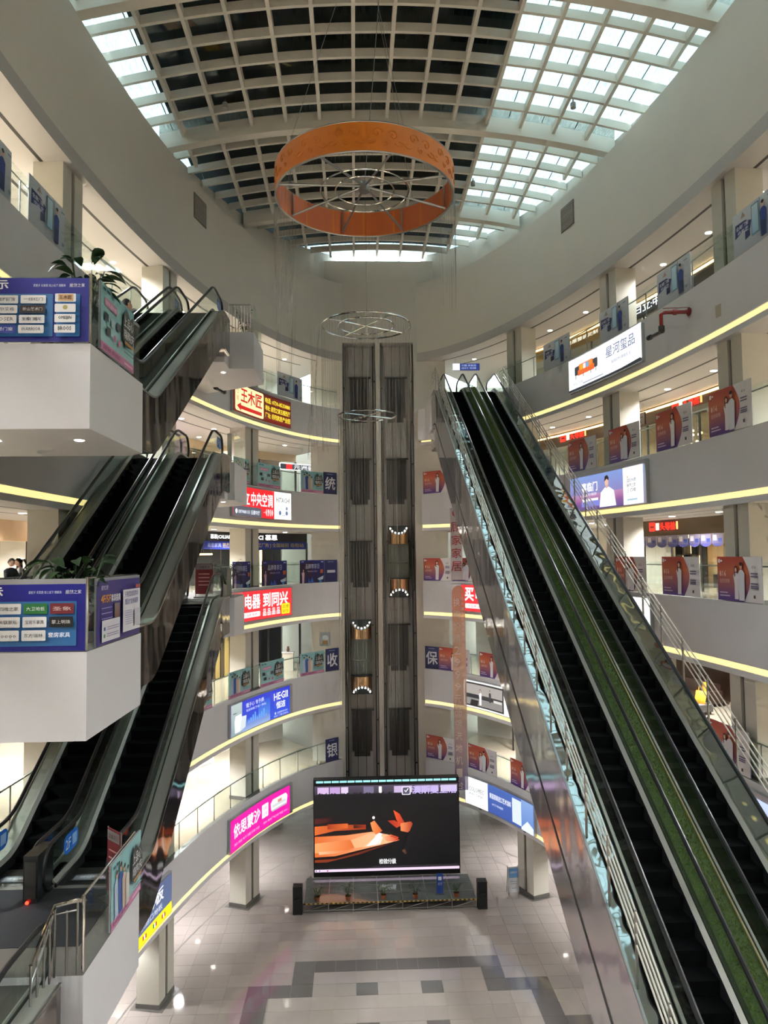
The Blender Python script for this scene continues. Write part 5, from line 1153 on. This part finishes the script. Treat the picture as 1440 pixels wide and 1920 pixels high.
# people
def person(loc, rz, label, shirt, trousers='24262c', pose='stand', hair_long=0):
    o = empty('person', loc, label, 'person', rz=rz)
    hip = .92; sh = 1.40
    J = {0: (0, 0, hip), 1: (0, .02, 1.15), 2: (0, .02, sh-.03), 3: (0, .03, 1.5), 4: (.17, .02, sh-.02), 5: (-.17, .02, sh-.02), 6: (.1, 0, hip-.06), 7: (-.1, 0, hip-.06), 8: (.11, .03, .5), 9: (-.11, .03, .5), 10: (.11, 0, .08), 11: (-.11, 0, .08), 12: (.11, .17, .04), 13: (-.11, .17, .04)}
    if pose == 'lean': arms = {14: (.24, .12, 1.14), 15: (-.24, .12, 1.14), 16: (.16, .34, 1.10), 17: (-.10, .36, 1.24)}
    elif pose == 'work': arms = {14: (.24, .1, 1.14), 15: (-.24, .1, 1.14), 16: (.10, .34, 1.04), 17: (-.10, .34, 1.04)}
    else: arms = {14: (.22, .0, 1.12), 15: (-.22, .0, 1.12), 16: (.23, .06, .86), 17: (-.23, .06, .86)}
    J.update(arms)
    E_ = [(0, 1), (1, 2), (2, 3), (2, 4), (2, 5), (0, 6), (0, 7), (6, 8), (7, 9), (8, 10), (9, 11), (10, 12), (11, 13), (4, 14), (5, 15), (14, 16), (15, 17)]
    rad = {0: .145, 1: .125, 2: .14, 3: .055, 4: .065, 5: .065, 6: .09, 7: .09, 8: .062, 9: .062, 10: .045, 11: .045, 12: .038, 13: .038, 14: .043, 15: .043, 16: .032, 17: .032}
    me = bpy.data.meshes.new('body'); me.from_pydata([J[i] for i in range(18)], E_, []); b = bpy.data.objects.new('body', me); C.objects.link(b)
    m = b.modifiers.new('skin', 'SKIN'); m.use_smooth_shade = True
    for i in range(18): v = me.skin_vertices[0].data[i]; v.radius = (rad[i], rad[i]*(.72 if i in (0, 1, 2) else 1)); v.use_root = i == 0
    ss = b.modifiers.new('sub', 'SUBSURF'); ss.levels = 2; ss.render_levels = 2
    dg = bpy.context.evaluated_depsgraph_get(); dg.update(); nm = bpy.data.meshes.new_from_object(b.evaluated_get(dg)); bpy.data.objects.remove(b)
    mats = [SKIN, mat('shirt_'+shirt, shirt, .8, noise=.08, nscale=20), mat('trousers_'+trousers, trousers, .8), mat('shoe_dark', '1a1a1c', .5)]
    nm.materials.clear()
    for q in mats: nm.materials.append(q)
    for f in nm.polygons:
        z = f.center.z; x = abs(f.center.x); fore = (f.center.y > .17 and z > .95) if pose != 'stand' else (x > .19 and z < 1.05 and z > .7)
        f.material_index = 3 if z < .1 else 2 if z < .93 and not fore else 0 if (z > 1.46 or fore) else 1
    obj('body', nm, o)
    # head
    hd = MB(); vs = []; fs = []; N, M = 12, 16
    for i in range(N+1):
        t = math.pi*i/N
        for j in range(M):
            a = 2*math.pi*j/M; x = .076*math.sin(t)*math.cos(a); y = .093*math.sin(t)*math.sin(a); z = .115*math.cos(t)
            if z < -.02: x *= 1-(-z-.02)*2.6; y = y*(1-(-z-.02)*1.2)+.01
            if y > .05 and abs(x) < .02 and -.03 < z < .02: y += .018
            vs.append((x, y, z))
    for i in range(N):
        for j in range(M): fs.append((i*M+j, i*M+(j+1) % M, (i+1)*M+(j+1) % M, (i+1)*M+j))
    h = hd.add(vs, fs, SKIN).build('head', o, (0, .05, 1.615), True)
    if pose == 'work': h.rotation_euler = (-.45, 0, 0)
    hr = MB(); hv = []; hf = []
    for i in range(8):
        t = math.pi*.58*i/7
        for j in range(M):
            a = 2*math.pi*j/M; k = 1.10; lim = t if math.sin(a) < .35 else min(t, math.pi*.28)
            hv.append((.078*k*math.sin(lim)*math.cos(a), .094*k*math.sin(lim)*math.sin(a)-.006, .118*k*math.cos(lim)))
    for i in range(7):
        for j in range(M): hf.append((i*M+j, i*M+(j+1) % M, (i+1)*M+(j+1) % M, (i+1)*M+j))
    hr.add(hv, hf, HAIR); 
    if hair_long == 1: hr.tube([(0, -.09, .04), (0, -.15, .02), (0, -.16, -.08), (0, -.13, -.16)], .03, 8, HAIR, rs=[.03, .035, .03, .008])
    if hair_long == 2: hr.lathe([(.084, .05), (.1, -.1), (.1, -.22), (.06, -.22)], 12, HAIR, (0, -.02, 0), math.pi*.95, math.pi*2.05)
    q = hr.build('hair', h, smooth=True)
    for sx in (-1, 1):
        MB().lathe([(0, -.011), (.011, 0), (0, .011)], 6, HAIR).build('eye', h, (sx*.03, .086, .012)); MB().lathe([(0, -.03), (.012, -.015), (.014, .012), (0, .03)], 6, SKIN).build('ear', h, (sx*.078, 0, 0))
    MB().box(-.022, .022, .082, .09, -.056, -.047, mat('lips', '9a5a50', .5)).build('mouth', h)
    # hands
    for sx, w_ in ((1, J[16]), (-1, J[17])):
        d = Vector(w_)-Vector(J[14 if sx > 0 else 15]); d.normalize(); w_ = Vector(w_); sd = d.cross(Vector((0, 0, 1)) if abs(d.z) < .9 else Vector((0, 1, 0))).normalized(); dn = d.cross(sd)
        hm = MB(); hm.tube([w_, w_+d*.05, w_+d*.09], .03, 8, SKIN, rs=[.026, .036, .03])
        for k in range(4):
            r0 = w_+d*.08+sd*(-.024+.016*k); L = (.06, .07, .065, .05)[k]; hm.tube([r0, r0+d*L*.6+dn*.008, r0+d*L+dn*.025], .008, 6, SKIN, rs=[.0085, .008, .006])
        r0 = w_+d*.03-sd*.03; hm.tube([r0, r0-sd*.025+d*.03, r0-sd*.03+d*.06], .009, 6, SKIN, rs=[.011, .009, .006]); hm.build('hand', o, smooth=True)
    return o
person((-6.0, -1.45, 19.3), -.9, 'person with short black hair standing behind the teal board on the fifth-floor landing', 'd8c8bc', pose='stand')
person((-10.13, 3.0, 14.4), -1.9, 'person in a black shirt looking down at the counter on the left fourth floor', '17181c', pose='work')
person((-10.15, 3.65, 14.4), 1.9, 'person in a pale printed shirt with a ponytail on the left fourth floor', 'c4c0b8', pose='work', hair_long=1)
person((-10.3, 3.95, 14.4), 2.6, 'person with dark shoulder-length hair beside the column on the left fourth floor', '8a8680', hair_long=2)
for q in C.objects:
    if q.name.startswith('person.'): q.scale = (.9, .9, .9)
o = empty('reception_desk', (-9.75, 2.55, 14.4), 'dark reception desk with a blue front on the left fourth floor', 'desk', rz=.25)
MB().box(-.9, .9, -.28, .28, 0, 1.0, mat('desk_front', '22242c', .4)).build('body', o); MB().box(-.95, .95, -.32, .32, 1.0, 1.04, mat('desk_top', '9a948c', .3)).build('top', o); MB().box(.5, .95, -.34, -.28, .1, .98, mat('desk_blue', '2430a0', .5)).build('front_panel', o)
# red standing notice boards
RB = mat('notice_red', '7c2a30', .5)
def standing_notice(loc, rz, label, w=.5, h=1.25):
    o = empty('standing_notice', loc, label, 'notice', rz=rz); MB().box(-w/2, w/2, -.015, .015, .12, h, RB).build('board', o); MB().box(-w/2-.03, w/2+.03, -.18, .18, 0, .03, DARKSTEEL).build('foot', o)
    for x in (-w/2, w/2): MB().tube([(x, 0, .02), (x, 0, h+.02)], .014, 6, STEEL).build('upright', o)
    p = Print().rect(-w/2+.02, h-.2, w/2-.02, h-.02, '8f8d90'); p.text('温馨提示', 0, h-.16, .09, '5a2024', al='c')
    for k in range(4): p.rect(-w*.32, h-.38-.13*k, w*.3, h-.35-.13*k, 'd8b0ac')
    p.build('print', planemap((0, -.018, 0), (1, 0, 0), (0, 0, 1)), PRINT, o)
standing_notice((-5.95, -1.9, 9.7), -.8, 'red standing notice by the railing on the third-floor landing'); standing_notice((-6.9, 11.0, 14.5), 0, 'red standing notice at the head of the escalators on the fourth floor', .62, 1.2)
# ground floor: poster stand by the right column, floor stickers
o = empty('poster_stand', RP(9.3, -.35, 0), 'white and blue poster stand leaning at the ground-floor column on the right', 'stand', rz=.12)
for x in (-.25, .25): MB().tube([(x, 0, 0), (x, .12, 1.3)], .018, 6, STEEL).build('upright', o)
MB().box(-.25, .25, .0, .02, .12, 1.28, mat('stand_white', 'd4d6d8', .5)).build('sheet', o)
for x in (-.25, .25): MB().tube([(x, .35, 0), (x, .12, 1.2)], .012, 6, STEEL).build('strut', o)
p = Print().rect(-.23, .78, .23, 1.22, '6a9fd8'); p.text('温馨提示', 0, .98, .1, 'ffffff', al='c', w=.36); p.rect(-.15, .6, .15, .63, '9aa0a8'); p.rect(-.15, .5, .15, .53, '9aa0a8'); p.rect(-.1, .3, .1, .33, '9aa0a8'); p.build('print', planemap((0, -.003, 0), (1, 0, 0), (0, 0, 1)), PRINT, o)
# hanging sign in the right fifth-floor gallery, direction sign at the top of the long escalators
c = RP(15.4, 2.4, 21.15); nv = RN(15.4); o = empty('hanging_sign', c, 'black and grey hanging sign between the right fifth-floor columns', 'sign', rz=math.atan2(nv.y, nv.x)-math.pi/2)
MB().box(-.75, .75, -.03, .03, 0, .5, mat('sign_black', '1c1a1a', .4)).build('panel', o)
p = Print().rect(-.75, 0, .2, .5, '1c1a1a'); p.rect(.2, 0, .75, .5, '8d8680'); p.rect(-.5, .2, -.1, .26, 'd8d0c8'); p.rect(.3, .3, .65, .33, '3c3834'); p.rect(.42, .08, .52, .18, '3c3834'); p.build('print', planemap((0, -.032, 0), (1, 0, 0), (0, 0, 1)), PRINT, o)
for x in (-.6, .6): MB().tube([(x, 0, .5), (x, 0, .92)], .008, 5, STEEL).build('hanger', o)
c = RP(4.6, 1.2, 26.1); o = empty('direction_sign', c, 'small lit blue and white direction sign above the head of the long escalators', 'sign')
MB().box(-.75, .75, -.04, .04, 0, .38, mat('sign_blue', '1c2a5c', .4)).build('case', o)
p = Print().rect(-.75, 0, -.35, .38, 'f4f6ff'); p.rect(-.35, 0, .75, .38, '24367c'); p.text('六楼 家居馆', -.25, .22, .1, 'c8d8ff', w=.8); p.text('出口 电梯', -.25, .07, .1, 'c8d8ff', w=.8); p.build('face', planemap((0, -.042, 0), (1, 0, 0), (0, 0, 1)), LIT, o)
for x in (-.6, .6): MB().tube([(x, 0, .38), (x, 0, .75)], .008, 5, STEEL).build('hanger', o)
# poster valance of the fourth-floor sofa shop
va = empty('poster_valance', RP(16.4, 3.3, 16.2), 'scalloped valance of small posters over the fourth-floor sofa shop', 'valance')
for k in range(9):
    s0 = 13.4+.66*k; p = Print().rect(0, 0, .62, .38, '4a4468', '8c8494'); p.poly([(0, 0), (.62, 0), (.5, -.08), (.31, -.12), (.12, -.08)], '3c3a70'); p.rect(.08, .12, .28, .32, 'b8aeb0'); p.rect(.36, .06, .56, .2, '2c3a7a')
    q = p.build('sheet', ringmap(s0, 3.3, 16.22), PRINT, va); q.data.transform(Matrix.Translation(-va.location))

# lit ring lamp over the fourth-floor escalator head
o = empty('ring_lamp', (-7.3, 13.2, 16.05), 'glowing ring lamp hanging over the fourth-floor escalator head', 'lamp')
MB().tube([(.24*math.cos(2*math.pi*i/32), .24*math.sin(2*math.pi*i/32), 0) for i in range(32)], .035, 8, WARM, closed=True).build('ring', o, smooth=True)
for t in (0, 2.1, 4.2): MB().tube([(.24*math.cos(t), .24*math.sin(t), .03), (0, 0, 1.2)], .004, 4, STEEL).build('cable', o)

# things inside the right fourth-floor sofa shop, seen over the posters
def ringspot(s, off, z): n = RN(s); return RP(s, off, z), math.atan2(n.y, n.x)-math.pi/2
c, rz = ringspot(14.6, 5.6, 14.4); o = empty('shelf_unit', c, 'dark open shelf unit with warm lit compartments in the fourth-floor sofa shop', 'shelf', rz=rz)
for x in (-.8, -.27, .27, .8): MB().box(x-.02, x+.02, -.18, .18, 0, 2.1, DKW).build('upright', o)
for z in (.05, .5, .95, 1.4, 1.85, 2.1): MB().box(-.8, .8, -.18, .18, z-.015, z+.015, DKW).build('shelf', o)
for i in range(3):
    for k in range(4): MB().box(-.76+.54*i, -.32+.54*i, .15, .17, .55+.45*k, .92+.45*k, WARM if (i+k) % 2 else BEIGE).build('back_light', o)
c, rz = ringspot(16.0, 6.35, 15.3); o = empty('framed_picture', c, 'pale framed picture on the warm wall of the fourth-floor sofa shop', 'picture', rz=rz)
MB().box(-.42, .42, -.03, .0, 0, .95, mat('frame_oak', '6a5238', .5)).build('frame', o); Print().rect(-.36, .06, .36, .89, 'c8b48c').rect(-.25, .4, -.02, .62, '8a7048').rect(.02, .3, .24, .5, 'b89868').rect(-.2, .7, .2, .76, 'c05030').build('print', planemap((0, -.032, 0), (1, 0, 0), (0, 0, 1)), PRINT, o)
c, rz = ringspot(17.1, 5.7, 14.4); o = empty('curtain', c, 'rust and cream floor-length curtain in the fourth-floor sofa shop', 'curtain', rz=rz)
for k in range(10):
    x = -.6+.13*k; MB().lathe([(.075, 0), (.06, 1.0), (.07, 2.1)], 8, mat('curtain_rust', '8a4a20', .7) if k < 4 else mat('curtain_cream', 'b8a070', .7), (x, 0, 0)).build('fold', o, smooth=True)
c, rz = ringspot(18.0, 4.6, 14.4); o = empty('armchair', c, 'dark armchair behind the glass of the fourth-floor sofa shop', 'armchair', rz=rz)
MB().box(-.45, .45, -.4, .4, .12, .44, LEA).build('seat', o); MB().box(-.45, .45, .25, .48, .44, .95, LEA).build('backrest', o)
for q in (-1, 1):
    MB().box(q*.45-.1, q*.45+.1, -.4, .48, .12, .64, LEA).build('armrest', o)
    for y in (-.32, .38): MB().box(q*.4-.025, q*.4+.025, y-.025, y+.025, 0, .12, DARKSTEEL).build('leg', o)
# bulb cluster lamp in the right fifth-floor gallery
c, rz = ringspot(15.6, 5.0, 20.9); o = empty('bulb_chandelier', c, 'hanging cluster of warm glass bulbs in the right fifth-floor sofa shop', 'chandelier')
bm_ = MB().lathe([(0, -.06), (.045, -.04), (.06, 0), (.045, .04), (0, .06)], 10, WARM).mesh('bulb', True); r = random.Random(5)
for i in range(22):
    p_ = (r.uniform(-.45, .45), r.uniform(-.3, .3), r.uniform(-.55, .35)); obj('bulb', bm_, o, p_); MB().tube([(p_[0], p_[1], p_[2]+.05), (p_[0], p_[1], .9)], .004, 4, DARKSTEEL).build('wire', o)
MB().box(-.5, .5, -.35, .35, .9, .95, BRONZE).build('ceiling_plate', o)
